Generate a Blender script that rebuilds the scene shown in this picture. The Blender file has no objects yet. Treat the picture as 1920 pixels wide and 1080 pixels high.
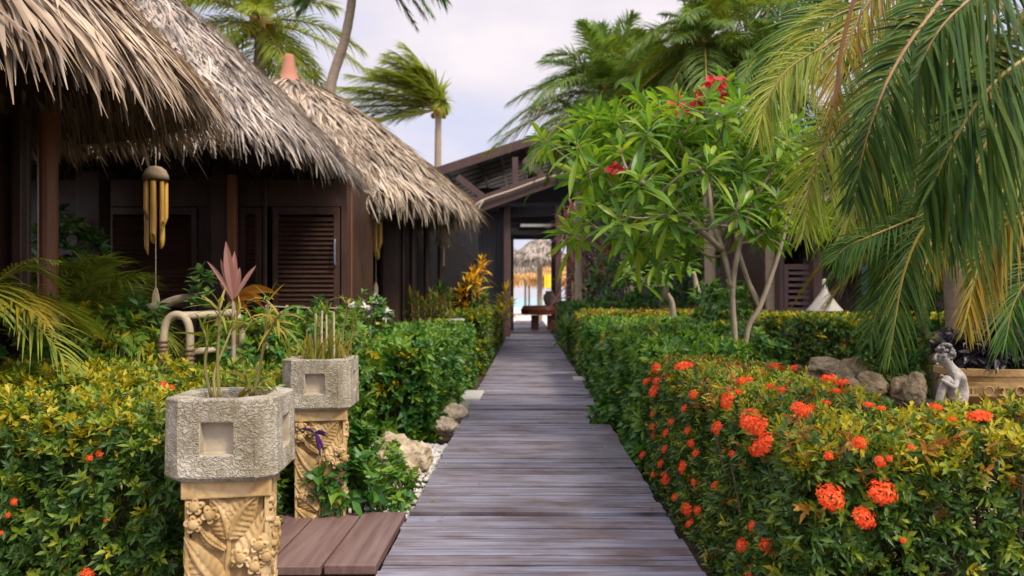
import bpy, math
import numpy as np
from mathutils import Vector, Matrix
R = math.radians
rng = np.random.default_rng(11)
SC = bpy.context.scene
COL = SC.collection
F, CX, CY, EYE = 1500.0, 990.0, 557.0, 1.35


def P(px, py, d):
    return np.array([(px - CX) / F * d, d, EYE - (py - CY) / F * d])


# ------------------------------------------------------------------ mesh builder
class MB:
    def __init__(s):
        s.v, s.t, s.q, s.mt, s.mq, s.n = [], [], [], [], [], 0

    def arr(s, V, tris=None, quads=None, mt=0, mq=0):
        V = np.asarray(V, float).reshape(-1, 3)
        if tris is not None and len(tris):
            tris = np.asarray(tris, int).reshape(-1, 3)
            s.t.append(tris + s.n)
            s.mt.append(np.broadcast_to(np.asarray(mt, int), (len(tris),)))
        if quads is not None and len(quads):
            quads = np.asarray(quads, int).reshape(-1, 4)
            s.q.append(quads + s.n)
            s.mq.append(np.broadcast_to(np.asarray(mq, int), (len(quads),)))
        s.v.append(V)
        s.n += len(V)

    def build(s, name, mats, parent=None, smooth=False, bevel=0, seg=2):
        me = bpy.data.meshes.new(name)
        V = np.concatenate(s.v)
        T = np.concatenate(s.t) if s.t else np.zeros((0, 3), int)
        Q = np.concatenate(s.q) if s.q else np.zeros((0, 4), int)
        mi = np.concatenate(s.mt + s.mq) if (s.mt or s.mq) else np.zeros(0, int)
        me.vertices.add(len(V))
        me.vertices.foreach_set('co', V.astype(np.float32).ravel())
        loops = np.concatenate([T.ravel(), Q.ravel()])
        me.loops.add(len(loops))
        me.loops.foreach_set('vertex_index', loops.astype(np.int32))
        nf = len(T) + len(Q)
        me.polygons.add(nf)
        st = np.concatenate([np.arange(len(T)) * 3, len(T) * 3 + np.arange(len(Q)) * 4])
        me.polygons.foreach_set('loop_start', st.astype(np.int32))
        mats = mats if isinstance(mats, (list, tuple)) else [mats]
        for m in mats:
            me.materials.append(m)
        me.polygons.foreach_set('material_index', mi.astype(np.int32))
        me.polygons.foreach_set('use_smooth', np.full(nf, bool(smooth)))
        me.update(calc_edges=True)
        me.validate()
        o = bpy.data.objects.new(name, me)
        COL.objects.link(o)
        if parent is not None:
            child(o, parent)
        if bevel:
            b = o.modifiers.new('bevel', 'BEVEL')
            b.width, b.segments, b.limit_method, b.angle_limit = bevel, seg, 'ANGLE', R(35)
        return o


def child(o, parent):
    o.parent = parent
    root = parent
    while root.parent is not None:
        root = root.parent
    o.matrix_parent_inverse = Matrix.Translation(-root.location) if parent is root else Matrix.Identity(4)


def tag(o, label, cat, group=None, kind=None):
    if label: o['label'] = label
    if cat: o['category'] = cat
    if group: o['group'] = group
    if kind: o['kind'] = kind
    return o


def struct(o):
    o['kind'] = 'structure'
    return o


def thing(name, label, cat, loc=(0, 0, 0), group=None):
    o = bpy.data.objects.new(name, None)
    COL.objects.link(o)
    o.location = Vector([float(c) for c in loc])
    o.empty_display_size = .2
    return tag(o, label, cat, group)


def dup(root, loc, rotz=0.0, scale=1.0, label=None):
    c = root.copy()
    COL.objects.link(c)
    c.location = Vector([float(q) for q in loc])
    c.rotation_euler.z = rotz
    c.scale = (scale,) * 3
    if label: c['label'] = label
    def rec(src, dst):
        for ch in list(src.children):
            k = ch.copy()
            COL.objects.link(k)
            inv = ch.matrix_parent_inverse.copy()
            k.parent = dst
            k.matrix_parent_inverse = inv
            rec(ch, k)
    rec(root, c)
    return c


def norm(a):
    a = np.asarray(a, float)
    return a / np.maximum(np.linalg.norm(a, axis=-1, keepdims=True), 1e-9)


BOXQ = [(0, 3, 2, 1), (4, 5, 6, 7), (0, 1, 5, 4), (1, 2, 6, 5), (2, 3, 7, 6), (3, 0, 4, 7)]


def box(mb, x0, x1, y0, y1, z0, z1, mat=0):
    mb.arr([(x0, y0, z0), (x1, y0, z0), (x1, y1, z0), (x0, y1, z0), (x0, y0, z1), (x1, y0, z1), (x1, y1, z1), (x0, y1, z1)], None, BOXQ, 0, mat)


def beam(mb, p, q, w, h, mat=0, up=(0, 0, 1)):
    p, q = np.asarray(p, float), np.asarray(q, float)
    d = norm(q - p)
    s = norm(np.cross(d, up))
    u = np.cross(s, d)
    V = []
    for c in (p, q):
        for a, b in ((-1, -1), (1, -1), (1, 1), (-1, 1)):
            V.append(c + s * a * w / 2 + u * b * h / 2)
    mb.arr(V, None, [(0, 1, 2, 3), (7, 6, 5, 4), (0, 4, 5, 1), (1, 5, 6, 2), (2, 6, 7, 3), (3, 7, 4, 0)], 0, mat)


def spline(pts, m):
    pts = np.asarray(pts, float)
    if len(pts) == 2:
        return pts[0] + (pts[1] - pts[0]) * np.linspace(0, 1, m)[:, None]
    ext = np.vstack([2 * pts[0] - pts[1], pts, 2 * pts[-1] - pts[-2]])
    out = []
    for u in np.linspace(0, len(pts) - 1 - 1e-6, m):
        i = int(u)
        t = u - i
        a, b, c, d = ext[i:i + 4]
        out.append(.5 * (2 * b + (c - a) * t + (2 * a - 5 * b + 4 * c - d) * t * t + (3 * b - a - 3 * c + d) * t ** 3))
    return np.array(out)


def tube(mb, pts, rad, n=8, mat=0, cap=True):
    pts = np.asarray(pts, float)
    m = len(pts)
    rad = np.broadcast_to(np.asarray(rad, float), (m,)) if np.ndim(rad) == 0 or len(rad) == m else np.interp(np.linspace(0, 1, m), np.linspace(0, 1, len(rad)), rad)
    tan = norm(np.gradient(pts, axis=0))
    ref = np.array([0, 0, 1.0]) if abs(tan[0][2]) < .9 else np.array([1.0, 0, 0])
    u = norm(np.cross(tan[0], ref))
    V = []
    a = np.arange(n) * 2 * np.pi / n
    for i in range(m):
        u = norm(u - tan[i] * np.dot(u, tan[i]))
        w = np.cross(tan[i], u)
        V.append(pts[i] + rad[i] * (np.cos(a)[:, None] * u + np.sin(a)[:, None] * w))
    V = np.concatenate(V)
    q = []
    for i in range(m - 1):
        for j in range(n):
            k = (j + 1) % n
            q.append((i * n + j, i * n + k, (i + 1) * n + k, (i + 1) * n + j))
    t = []
    if cap:
        V = np.vstack([V, pts[0], pts[-1]])
        b = m * n
        for j in range(n):
            k = (j + 1) % n
            t.append((b, k, j))
            t.append((b + 1, (m - 1) * n + j, (m - 1) * n + k))
    mb.arr(V, t, q, mat, mat)


def lathe(mb, prof, c=(0, 0, 0), n=24, mat=0, sx=1, sy=1):
    prof = np.asarray(prof, float)
    a = np.arange(n) * 2 * np.pi / n
    V = np.stack([prof[:, 0][:, None] * np.cos(a) * sx + c[0], prof[:, 0][:, None] * np.sin(a) * sy + c[1], np.repeat(prof[:, 1][:, None] + c[2], n, 1)], -1).reshape(-1, 3)
    q = [(i * n + j, i * n + (j + 1) % n, (i + 1) * n + (j + 1) % n, (i + 1) * n + j) for i in range(len(prof) - 1) for j in range(n)]
    mb.arr(V, None, q, 0, mat)


LEAF = np.array([.3, 1, .72, .05])


def ribbons(mb, base, d, side, L, W, g=0., prof=LEAF, fold=.2, mat=0, lat=0.):
    """N strips of bent leaf; base/d/side are (N,3), L W g per strip."""
    base, d, side = np.asarray(base, float), np.asarray(d, float), np.asarray(side, float)
    N, K = len(base), len(prof)
    if N == 0: return
    L = np.broadcast_to(np.asarray(L, float), (N,))
    W = np.broadcast_to(np.asarray(W, float), (N,))
    g = np.broadcast_to(np.asarray(g, float), (N,))
    lat = np.broadcast_to(np.asarray(lat, float), (N,))
    s = np.linspace(0, 1, K)
    nr = norm(np.cross(side, d))
    pos = base[:, None] + d[:, None] * (L[:, None] * s)[..., None]
    pos = pos + np.array([0, 0, -1.])[None, None] * (g[:, None] * L[:, None] * s ** 2)[..., None]
    pos = pos + side[:, None] * (lat[:, None] * L[:, None] * s ** 2)[..., None]
    hw = (W[:, None] / 2 * np.asarray(prof))[..., None]
    l = pos - side[:, None] * hw + nr[:, None] * hw * fold
    r = pos + side[:, None] * hw + nr[:, None] * hw * fold
    V = np.stack([l, pos, r], 2).reshape(-1, 3)
    q0 = []
    for k in range(K - 1):
        a = k * 3
        q0 += [(a, a + 1, a + 4, a + 3), (a + 1, a + 2, a + 5, a + 4)]
    q0 = np.array(q0)
    Q = (q0[None] + (np.arange(N) * K * 3)[:, None, None]).reshape(-1, 4)
    mm = np.repeat(np.broadcast_to(np.asarray(mat, int), (N,)), len(q0))
    mb.arr(V, None, Q, 0, mm)


def perp(ax):
    ax = norm(ax)
    ref = np.where(np.abs(ax[:, 2:3]) < .9, np.array([[0, 0, 1.]]), np.array([[1., 0, 0]]))
    u = norm(np.cross(ax, ref))
    return u, np.cross(ax, u)


def sprigs(mb, c, ax, k=8, ll=.06, lw=.022, shoot=.05, mat=0, e0=10, e1=65, g=.15, prof=np.array([.2, 1, .08]), fold=.25, r=rng):
    c, ax = np.asarray(c, float), norm(ax)
    N = len(c)
    u, v = perp(ax)
    ph = (np.arange(k) * 2.4)[None] + r.random((N, 1)) * 6.28 + r.normal(0, .35, (N, k))
    el = np.radians(r.uniform(e0, e1, (N, k)))
    fr = np.broadcast_to((np.arange(k) / k)[None], (N, k))
    el = el * .5 + .5 * np.radians(e0 + (e1 - e0) * fr)
    out = u[:, None] * np.cos(ph)[..., None] + v[:, None] * np.sin(ph)[..., None]
    d = ax[:, None] * np.sin(el)[..., None] + out * np.cos(el)[..., None]
    b = c[:, None] + ax[:, None] * (fr * shoot)[..., None]
    d = norm(d).reshape(-1, 3)
    side = norm(np.cross(d, np.repeat(ax, k, 0)) + 1e-6)
    M_ = N * k
    ribbons(mb, b.reshape(-1, 3), d, side, ll * r.uniform(.65, 1.2, M_), lw * r.uniform(.75, 1.2, M_), g * r.uniform(0, 2, M_), prof, fold, np.repeat(np.broadcast_to(np.asarray(mat, int), (N,)), k))


# ------------------------------------------------------------------ materials
def newmat(name):
    m = bpy.data.materials.new(name)
    m.use_nodes = True
    nt = m.node_tree
    return m, nt, nt.nodes['Principled BSDF'], nt.nodes['Material Output']


def ramp(nt, fac, cols):
    r = nt.nodes.new('ShaderNodeValToRGB')
    el = r.color_ramp.elements
    while len(el) < len(cols): el.new(.5)
    for i, c in enumerate(cols):
        p, c = (c if isinstance(c[1], (tuple, list)) else (i / max(1, len(cols) - 1), c))
        el[i].position = p
        el[i].color = (*c, 1)
    nt.links.new(fac, r.inputs[0])
    return r.outputs[0]


def leaf_mat(name, cols, rough=.42, trans=.3, spec=.35, tint=(1.25, 1.3, .6), weather=None):
    m, nt, b, out = newmat(name)
    g = nt.nodes.new('ShaderNodeNewGeometry')
    col = ramp(nt, g.outputs['Random Per Island'], cols)
    if weather:
        tcw = nt.nodes.new('ShaderNodeTexCoord')
        nw = nt.nodes.new('ShaderNodeTexNoise')
        nw.inputs['Scale'].default_value = weather
        nw.inputs['Detail'].default_value = 5
        nt.links.new(tcw.outputs['Object'], nw.inputs[0])
        stw = ramp(nt, nw.outputs[0], [(.34, (.5, .47, .45)), (.48, (.86, .84, .83)), (.62, (1.06, 1.04, 1))])
        mw = nt.nodes.new('ShaderNodeMix')
        mw.data_type = 'RGBA'
        mw.blend_type = 'MULTIPLY'
        mw.inputs[0].default_value = 1
        nt.links.new(col, mw.inputs[6])
        nt.links.new(stw, mw.inputs[7])
        col = mw.outputs[2]
    b.inputs['Roughness'].default_value = rough
    b.inputs['Specular IOR Level'].default_value = spec
    nt.links.new(col, b.inputs['Base Color'])
    tr = nt.nodes.new('ShaderNodeBsdfTranslucent')
    mx = nt.nodes.new('ShaderNodeMix')
    mx.data_type = 'RGBA'
    mx.blend_type = 'MULTIPLY'
    mx.inputs[0].default_value = 1
    nt.links.new(col, mx.inputs[6])
    mx.inputs[7].default_value = (*tint, 1)
    nt.links.new(mx.outputs[2], tr.inputs[0])
    ms = nt.nodes.new('ShaderNodeMixShader')
    ms.inputs[0].default_value = trans
    nt.links.new(b.outputs[0], ms.inputs[1])
    nt.links.new(tr.outputs[0], ms.inputs[2])
    nt.links.new(ms.outputs[0], out.inputs[0])
    return m


def rough_mat(name, cols, scale=(6, 6, 6), rough=.7, bump=.2, bscale=None, detail=6, island=0., spec=.3, kind='NOISE', bdist=.01, rr=None, stain=None):
    """noise-coloured, noise-bumped surface; island > 0 mixes in a per-piece random tone"""
    m, nt, b, out = newmat(name)
    tc = nt.nodes.new('ShaderNodeTexCoord')
    mp = nt.nodes.new('ShaderNodeMapping')
    mp.inputs['Scale'].default_value = scale
    nt.links.new(tc.outputs['Object'], mp.inputs[0])
    n = nt.nodes.new('ShaderNodeTexNoise')
    n.inputs['Scale'].default_value = 1
    n.inputs['Detail'].default_value = detail
    n.inputs['Roughness'].default_value = .62
    vec = mp.outputs[0]
    fac = n.outputs[0]
    if island:
        g = nt.nodes.new('ShaderNodeNewGeometry')
        off = nt.nodes.new('ShaderNodeVectorMath')
        off.operation = 'ADD'
        sc = nt.nodes.new('ShaderNodeMath')
        sc.operation = 'MULTIPLY'
        sc.inputs[1].default_value = 37
        nt.links.new(g.outputs['Random Per Island'], sc.inputs[0])
        nt.links.new(vec, off.inputs[0])
        nt.links.new(sc.outputs[0], off.inputs[1])
        vec = off.outputs[0]
        mm = nt.nodes.new('ShaderNodeMath')
        mm.operation = 'MULTIPLY_ADD'
        nt.links.new(g.outputs['Random Per Island'], mm.inputs[0])
        mm.inputs[1].default_value = island
        mm2 = nt.nodes.new('ShaderNodeMath')
        mm2.operation = 'ADD'
        mm2.inputs[1].default_value = -island / 2
        nt.links.new(n.outputs[0], mm2.inputs[0])
        nt.links.new(mm2.outputs[0], mm.inputs[2])
        fac = mm.outputs[0]
    nt.links.new(vec, n.inputs[0])
    col = ramp(nt, fac, cols)
    if stain:
        sc_, lo_, tone_ = stain
        mp3 = nt.nodes.new('ShaderNodeMapping')
        mp3.inputs['Scale'].default_value = sc_
        mp3.inputs['Location'].default_value = (3.1, 7.7, 1.3)
        nt.links.new(tc.outputs['Object'], mp3.inputs[0])
        n3 = nt.nodes.new('ShaderNodeTexNoise')
        n3.inputs['Scale'].default_value = 1
        n3.inputs['Detail'].default_value = 7
        n3.inputs['Roughness'].default_value = .68
        nt.links.new(mp3.outputs[0], n3.inputs[0])
        st = ramp(nt, n3.outputs[0], [(lo_ - .06, tone_), (lo_ + .1, (1, 1, 1))])
        mx = nt.nodes.new('ShaderNodeMix')
        mx.data_type = 'RGBA'
        mx.blend_type = 'MULTIPLY'
        mx.inputs[0].default_value = 1
        nt.links.new(col, mx.inputs[6])
        nt.links.new(st, mx.inputs[7])
        col = mx.outputs[2]
    nt.links.new(col, b.inputs['Base Color'])
    b.inputs['Roughness'].default_value = rough
    b.inputs['Specular IOR Level'].default_value = spec
    if rr:
        rm = nt.nodes.new('ShaderNodeMapRange')
        rm.inputs[1].default_value, rm.inputs[2].default_value = .3, .7
        rm.inputs[3].default_value, rm.inputs[4].default_value = rr
        nt.links.new(n.outputs[0], rm.inputs[0])
        nt.links.new(rm.outputs[0], b.inputs['Roughness'])
    if bump:
        mp2 = nt.nodes.new('ShaderNodeMapping')
        mp2.inputs['Scale'].default_value = bscale or tuple(3 * k for k in scale)
        nt.links.new(tc.outputs['Object'], mp2.inputs[0])
        n2 = nt.nodes.new('ShaderNodeTexNoise')
        n2.inputs['Scale'].default_value = 1
        n2.inputs['Detail'].default_value = 4
        nt.links.new(mp2.outputs[0], n2.inputs[0])
        bm = nt.nodes.new('ShaderNodeBump')
        bm.inputs['Strength'].default_value = bump
        bm.inputs['Distance'].default_value = bdist
        h = n2.outputs[0]
        if kind == 'RIDGE':
            n2.inputs['Distortion'].default_value = 1.6
            h = ramp(nt, h, [(.36, (1, 1, 1)), (.46, (.25, .25, .25)), (.5, (0, 0, 0)), (.54, (.3, .3, .3)), (.64, (1, 1, 1))])
        nt.links.new(h, bm.inputs['Height'])
        nt.links.new(bm.outputs[0], b.inputs['Normal'])
    return m


M = {}
M['ix_dark'] = leaf_mat('ixora_leaf', [(.02, .055, .012), (.045, .1, .016), (.08, .15, .02)], .38, .2, .3)
M['ix_mid'] = leaf_mat('ixora_leaf_light', [(.09, .17, .016), (.17, .25, .02), (.26, .29, .025)], .4, .3)
M['ix_young'] = leaf_mat('ixora_young_leaf', [(.4, .36, .018), (.55, .42, .02), (.3, .34, .02), (.46, .3, .015)], .42, .35)
M['ix_bronze'] = leaf_mat('ixora_bronze_leaf', [(.3, .13, .012), (.34, .19, .015), (.26, .06, .012)], .4, .3, tint=(1.2, 1, .6))
M['broad_dark'] = leaf_mat('shrub_leaf', [(.022, .08, .016), (.05, .15, .022), (.085, .21, .03)], .36, .25, .4)
M['broad_light'] = leaf_mat('shrub_leaf_light', [(.09, .21, .025), (.15, .28, .03), (.22, .33, .04)], .4, .35)
M['petal'] = leaf_mat('ixora_petal', [(.9, .1, .02), (.95, .17, .04), (.8, .06, .015), (.95, .26, .09)], .6, .4, .2, (1.1, 1, .8))
M['petal_pink'] = leaf_mat('plumeria_petal', [(.6, .02, .05), (.72, .05, .07)], .5, .3, .3, (1.1, .9, .9))
M['plu'] = leaf_mat('plumeria_leaf', [(.06, .155, .022), (.11, .24, .024), (.19, .32, .028), (.32, .41, .038)], .36, .45, .45)
M['palm'] = leaf_mat('palm_leaflet', [(.04, .1, .022), (.075, .165, .028), (.135, .235, .036)], .47, .38, .25)
M['palm_blue'] = leaf_mat('palm_leaflet_cool', [(.075, .16, .055), (.125, .23, .06), (.2, .31, .07)], .45, .35, .3, (1.1, 1.2, .8))
M['palm_gold'] = leaf_mat('palm_leaflet_gold', [(.14, .16, .018), (.3, .24, .02), (.38, .24, .02), (.1, .15, .02)], .42, .35, .35, (1.3, 1.15, .6))
M['palm_olive'] = leaf_mat('palm_leaflet_olive', [(.022, .062, .012), (.042, .1, .015), (.075, .145, .02), (.13, .155, .02)], .52, .38, .2, (1.3, 1.15, .5))
M['palm_sun'] = leaf_mat('palm_leaflet_sunny', [(.14, .22, .03), (.25, .32, .038), (.38, .39, .05), (.2, .28, .038)], .45, .42, .3, (1.2, 1.2, .5))
M['palm_mid'] = leaf_mat('palm_leaflet_mid', [(.09, .17, .04), (.15, .24, .05), (.24, .32, .06)], .45, .4, .3)
M['dry'] = leaf_mat('dry_frond', [(.3, .17, .06), (.22, .1, .04), (.36, .25, .1)], .6, .2, .2, (1, .9, .7))
M['red_leaf'] = leaf_mat('cordyline_leaf', [(.24, .07, .07), (.38, .13, .12), (.3, .17, .13), (.48, .25, .21)], .42, .25, .4, (1.2, .9, .8))
M['pink_leaf'] = leaf_mat('cordyline_pink', [(.42, .2, .17), (.5, .27, .22), (.35, .09, .07)], .4, .3, .4, (1.1, .9, .9))
M['orange_leaf'] = leaf_mat('cordyline_orange', [(.42, .17, .015), (.3, .13, .02), (.5, .22, .02)], .4, .35, .4, (1.2, .9, .5))
M['croton'] = leaf_mat('croton_leaf', [(.95, .56, .015), (.95, .42, .01), (.8, .55, .02), (.9, .66, .03)], .4, .35, .4, (1.1, 1, .5))
M['grassy'] = leaf_mat('grass_blade', [(.12, .17, .02), (.28, .26, .03), (.34, .25, .05), (.07, .14, .02)], .45, .35)
M['purple'] = leaf_mat('purple_leaf', [(.05, .018, .1), (.1, .035, .19)], .4, .2, .4, (1, 1, 1))
M['black_leaf'] = leaf_mat('near_black_leaf', [(.012, .01, .014), (.025, .018, .026), (.04, .03, .035)], .4, .08, .4, (1, 1, 1))
M['thatch_warm'] = leaf_mat('thatch_warm', [(0, (.15, .1, .06)), (.15, (.36, .26, .17)), (.5, (.5, .39, .27)), (.8, (.6, .49, .36)), (1, (.44, .38, .32))], .75, .1, .2, (1, .9, .7) , weather=2.2)
M['thatch_grey'] = leaf_mat('thatch_grey', [(0, (.13, .11, .09)), (.2, (.33, .28, .235)), (.55, (.47, .41, .35)), (.85, (.58, .52, .45)), (1, (.5, .4, .29))], .75, .1, .2, (1, .9, .75) , weather=2.2)
M['thatch_mid'] = leaf_mat('thatch_mid', [(0, (.15, .11, .07)), (.2, (.36, .285, .2)), (.55, (.49, .4, .3)), (.85, (.6, .51, .39)), (1, (.45, .39, .32))], .75, .1, .2, (1, .9, .72) , weather=2.2)
M['thatch_bed'] = rough_mat('thatch_bed', [(.05, .03, .015), (.16, .1, .05)], (9, 9, 9), .9, .3)
M['bark'] = rough_mat('plumeria_bark', [(.12, .09, .06), (.3, .24, .17), (.45, .38, .28)], (14, 14, 9), .8, .3)
M['palm_bark'] = rough_mat('palm_bark', [(.12, .09, .06), (.3, .23, .16), (.42, .33, .24)], (6, 6, 22), .85, .4)
M['twig'] = rough_mat('twig', [(.05, .035, .02), (.16, .11, .06)], (14, 14, 14), .85, .2)
M['stem_green'] = rough_mat('green_stem', [(.13, .13, .03), (.28, .22, .07)], (18, 18, 8), .6, .1)
M['rachis'] = rough_mat('frond_rachis', [(.22, .2, .04), (.4, .28, .06)], (12, 12, 12), .5, .1)
M['rachis_brown'] = rough_mat('frond_rachis_brown', [(.22, .12, .04), (.42, .26, .1)], (12, 12, 12), .5, .1)
def deck_mat():
    m, nt, b, out = newmat('weathered_deck')
    L = nt.links.new
    tc = nt.nodes.new('ShaderNodeTexCoord')
    g = nt.nodes.new('ShaderNodeNewGeometry')
    def noise(scale, detail=6, rough=.6, isl=0):
        mp = nt.nodes.new('ShaderNodeMapping')
        mp.inputs['Scale'].default_value = scale
        L(tc.outputs['Object'], mp.inputs[0])
        v = mp.outputs[0]
        if isl:
            a = nt.nodes.new('ShaderNodeVectorMath'); a.operation = 'ADD'
            k = nt.nodes.new('ShaderNodeMath'); k.operation = 'MULTIPLY'; k.inputs[1].default_value = isl
            L(g.outputs['Random Per Island'], k.inputs[0]); L(v, a.inputs[0]); L(k.outputs[0], a.inputs[1])
            v = a.outputs[0]
        n = nt.nodes.new('ShaderNodeTexNoise')
        n.inputs['Scale'].default_value = 1; n.inputs['Detail'].default_value = detail; n.inputs['Roughness'].default_value = rough
        L(v, n.inputs[0])
        return n.outputs[0]
    def mix(f, c1, c2, mode='MIX'):
        x = nt.nodes.new('ShaderNodeMix'); x.data_type = 'RGBA'; x.blend_type = mode
        for sock, v in ((0, f), (6, c1), (7, c2)):
            if isinstance(v, (int, float)): x.inputs[sock].default_value = v
            elif isinstance(v, tuple): x.inputs[sock].default_value = (*v, 1)
            else: L(v, x.inputs[sock])
        return x.outputs[2]
    streak = noise((1.3, 34, 10), 8, .65, 50)
    fine = noise((5, 160, 20), 3, .6)
    patch = noise((1.6, 2.2, 1), 4, .6, 9)
    grey = ramp(nt, streak, [(.25, (.07, .06, .068)), (.45, (.18, .165, .195)), (.62, (.29, .275, .32)), (.8, (.41, .395, .45))])
    brown = ramp(nt, streak, [(.25, (.045, .028, .024)), (.5, (.125, .09, .085)), (.75, (.22, .175, .17))])
    pf = ramp(nt, patch, [(.46, (0, 0, 0)), (.66, (1, 1, 1))])
    c = mix(pf, grey, brown)
    tone = ramp(nt, g.outputs['Random Per Island'], [(0, (.72, .7, .7)), (.5, (1, 1, 1)), (1, (1.0, 1.03, 1.08))])
    c = mix(1., c, tone, 'MULTIPLY')
    crack = ramp(nt, noise((.8, 48, 10), 3, .5, 31), [(.32, (.28, .24, .23)), (.39, (1, 1, 1))])
    c = mix(1., c, crack, 'MULTIPLY')
    L(c, b.inputs['Base Color'])
    rm = nt.nodes.new('ShaderNodeMapRange')
    rm.inputs[1].default_value, rm.inputs[2].default_value, rm.inputs[3].default_value, rm.inputs[4].default_value = .3, .7, .34, .58
    L(patch, rm.inputs[0]); L(rm.outputs[0], b.inputs['Roughness'])
    b.inputs['Specular IOR Level'].default_value = .42
    h = mix(.5, streak, fine)
    bm = nt.nodes.new('ShaderNodeBump'); bm.inputs['Strength'].default_value = .45; bm.inputs['Distance'].default_value = .005
    L(h, bm.inputs['Height']); L(bm.outputs[0], b.inputs['Normal'])
    return m


M['deck'] = deck_mat()
M['plat'] = rough_mat('platform_wood', [(.25, (.1, .055, .046)), (.5, (.18, .11, .095)), (.8, (.26, .17, .15))], (26, 1.4, 10), .5, .3, (110, 3, 20), 8, .2, .4, bdist=.003)
M['plat_side'] = M['plat']
M['hutwood'] = rough_mat('dark_stained_wood', [(.024, .012, .009), (.062, .03, .02), (.11, .056, .037)], (14, 14, 2), .45, .2, island=.35, spec=.45, stain=((1.5, 1.5, .8), .5, (.65, .62, .6)))
M['redwood'] = rough_mat('red_stained_post', [(.08, .028, .012), (.2, .075, .03), (.27, .11, .045)], (20, 20, 2.5), .42, .15, island=.2, spec=.4)
M['pavwood'] = rough_mat('pavilion_wood', [(.045, .025, .022), (.085, .048, .042), (.11, .066, .058)], (4, 4, 4), .6, .15, island=.2)
M['pavdark'] = rough_mat('pavilion_board', [(.012, .011, .012), (.03, .027, .03)], (10, 10, 1.5), .6, .2, island=.3)
M['tile'] = rough_mat('roof_tile', [(.2, .17, .12), (.36, .32, .24)], (5, 5, 5), .8, .2)
M['stucco'] = rough_mat('rough_stone', [(.3, (.36, .31, .23)), (.5, (.54, .48, .37)), (.7, (.64, .58, .47))], (7, 7, 7), .9, .8, (30, 30, 34), 6, kind='RIDGE', bdist=.011, spec=.15, stain=((5, 5, 3.2), .45, (.62, .6, .52)))
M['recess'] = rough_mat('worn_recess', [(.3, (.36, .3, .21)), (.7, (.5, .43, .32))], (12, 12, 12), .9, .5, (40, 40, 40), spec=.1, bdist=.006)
M['soil'] = rough_mat('potting_soil', [(.04, .025, .015), (.12, .08, .05)], (30, 30, 30), .95, .5)
M['sandstone'] = rough_mat('carved_sandstone', [(.3, (.4, .25, .1)), (.5, (.55, .38, .18)), (.7, (.63, .47, .26))], (9, 9, 5), .85, .3, (70, 70, 70), spec=.15, bdist=.004, stain=((7, 7, 5), .44, (.6, .55, .45)))
M['sandstone_shade'] = rough_mat('sandstone_recess_shade', [(.3, (.2, .12, .05)), (.7, (.34, .22, .1))], (9, 9, 5), .9, .3, (70, 70, 70), spec=.1)  # darker copy of the sandstone, shade behind the carving put into colour
M['rock'] = rough_mat('coral_rock', [(.25, (.16, .12, .08)), (.45, (.42, .33, .22)), (.6, (.55, .45, .33)), (.8, (.62, .55, .46))], (7, 7, 7), .95, .9, (22, 22, 22), spec=.1, bdist=.03)
M['rock_brown'] = rough_mat('brown_rock', [(.25, (.16, .11, .06)), (.5, (.42, .32, .2)), (.8, (.56, .46, .32))], (6, 6, 9), .9, .8, (18, 18, 26), spec=.15, bdist=.03)
M['pebble'] = rough_mat('white_pebble', [(.5, .46, .4), (.72, .68, .62)], (20, 20, 20), .8, .3, island=.4)
M['clay'] = rough_mat('clay_trough', [(.3, (.26, .15, .055)), (.55, (.42, .27, .11)), (.8, (.5, .36, .18))], (6, 6, 10), .8, .35, (40, 40, 40))
M['statue'] = rough_mat('statue_stone', [(.3, (.2, .18, .16)), (.5, (.42, .38, .34)), (.7, (.55, .5, .46))], (16, 16, 16), .7, .25)
M['terra'] = rough_mat('terracotta', [(.34, .13, .075), (.46, .22, .14)], (7, 7, 7), .8, .2)
M['bamboo'] = rough_mat('bamboo_tube', [(.42, .2, .03), (.62, .34, .06), (.72, .45, .12)], (24, 24, 3), .38, .1, island=.3, spec=.5)
M['coco'] = rough_mat('coconut_shell', [(.2, .14, .08), (.36, .27, .17)], (30, 30, 30), .8, .4)
M['rattan'] = rough_mat('rattan_cane', [(.36, .27, .16), (.58, .48, .34)], (16, 16, 16), .6, .15)
M['rattan_dark'] = rough_mat('rattan_binding', [(.12, .06, .03), (.26, .14, .07)], (30, 30, 60), .7, .3)
M['cord'] = rough_mat('cord', [(.35, .28, .2), (.5, .42, .32)], (40, 40, 40), .9, .2)
M['metal'] = rough_mat('grey_metal', [(.11, .13, .19), (.2, .22, .3)], (12, 12, 12), .4, .05, spec=.5)
M['metal_dark'] = rough_mat('dark_weathered_stone', [(.3, (.05, .05, .05)), (.6, (.3, .28, .26))], (26, 26, 26), .8, .4)
M['gap_pale'] = rough_mat('pale_sky_gap', [(.5, .5, .5), (.62, .62, .62)], (9, 9, 9), .3, 0, spec=.6)  # pale tone for the sky gap in the pavilion, bright by colour alone
M['white_wood'] = rough_mat('pale_weave', [(.22, .2, .16), (.5, .46, .38)], (8, 8, 60), .8, .4)
M['slab'] = rough_mat('stone_slab', [(.34, .32, .28), (.52, .5, .45)], (8, 8, 8), .9, .3)
M['ground'] = rough_mat('garden_soil', [(.3, (.025, .018, .011)), (.55, (.075, .05, .03)), (.8, (.15, .1, .06))], (5, 5, 5), .95, .6, (30, 30, 30), 8)
M['sand'] = rough_mat('beach_sand', [(.62, .57, .49), (.74, .69, .61)], (.6, .6, .6), .95, .3, (12, 12, 12))
M['water'] = rough_mat('sea_water', [(.2, .5, .56), (.3, .6, .64)], (.1, .1, .1), .2, .2, (.8, .8, .8), spec=.5)
M['redtable'] = rough_mat('red_brown_wood', [(.16, .045, .025), (.3, .09, .05)], (8, 8, 3), .4, .1)
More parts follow.
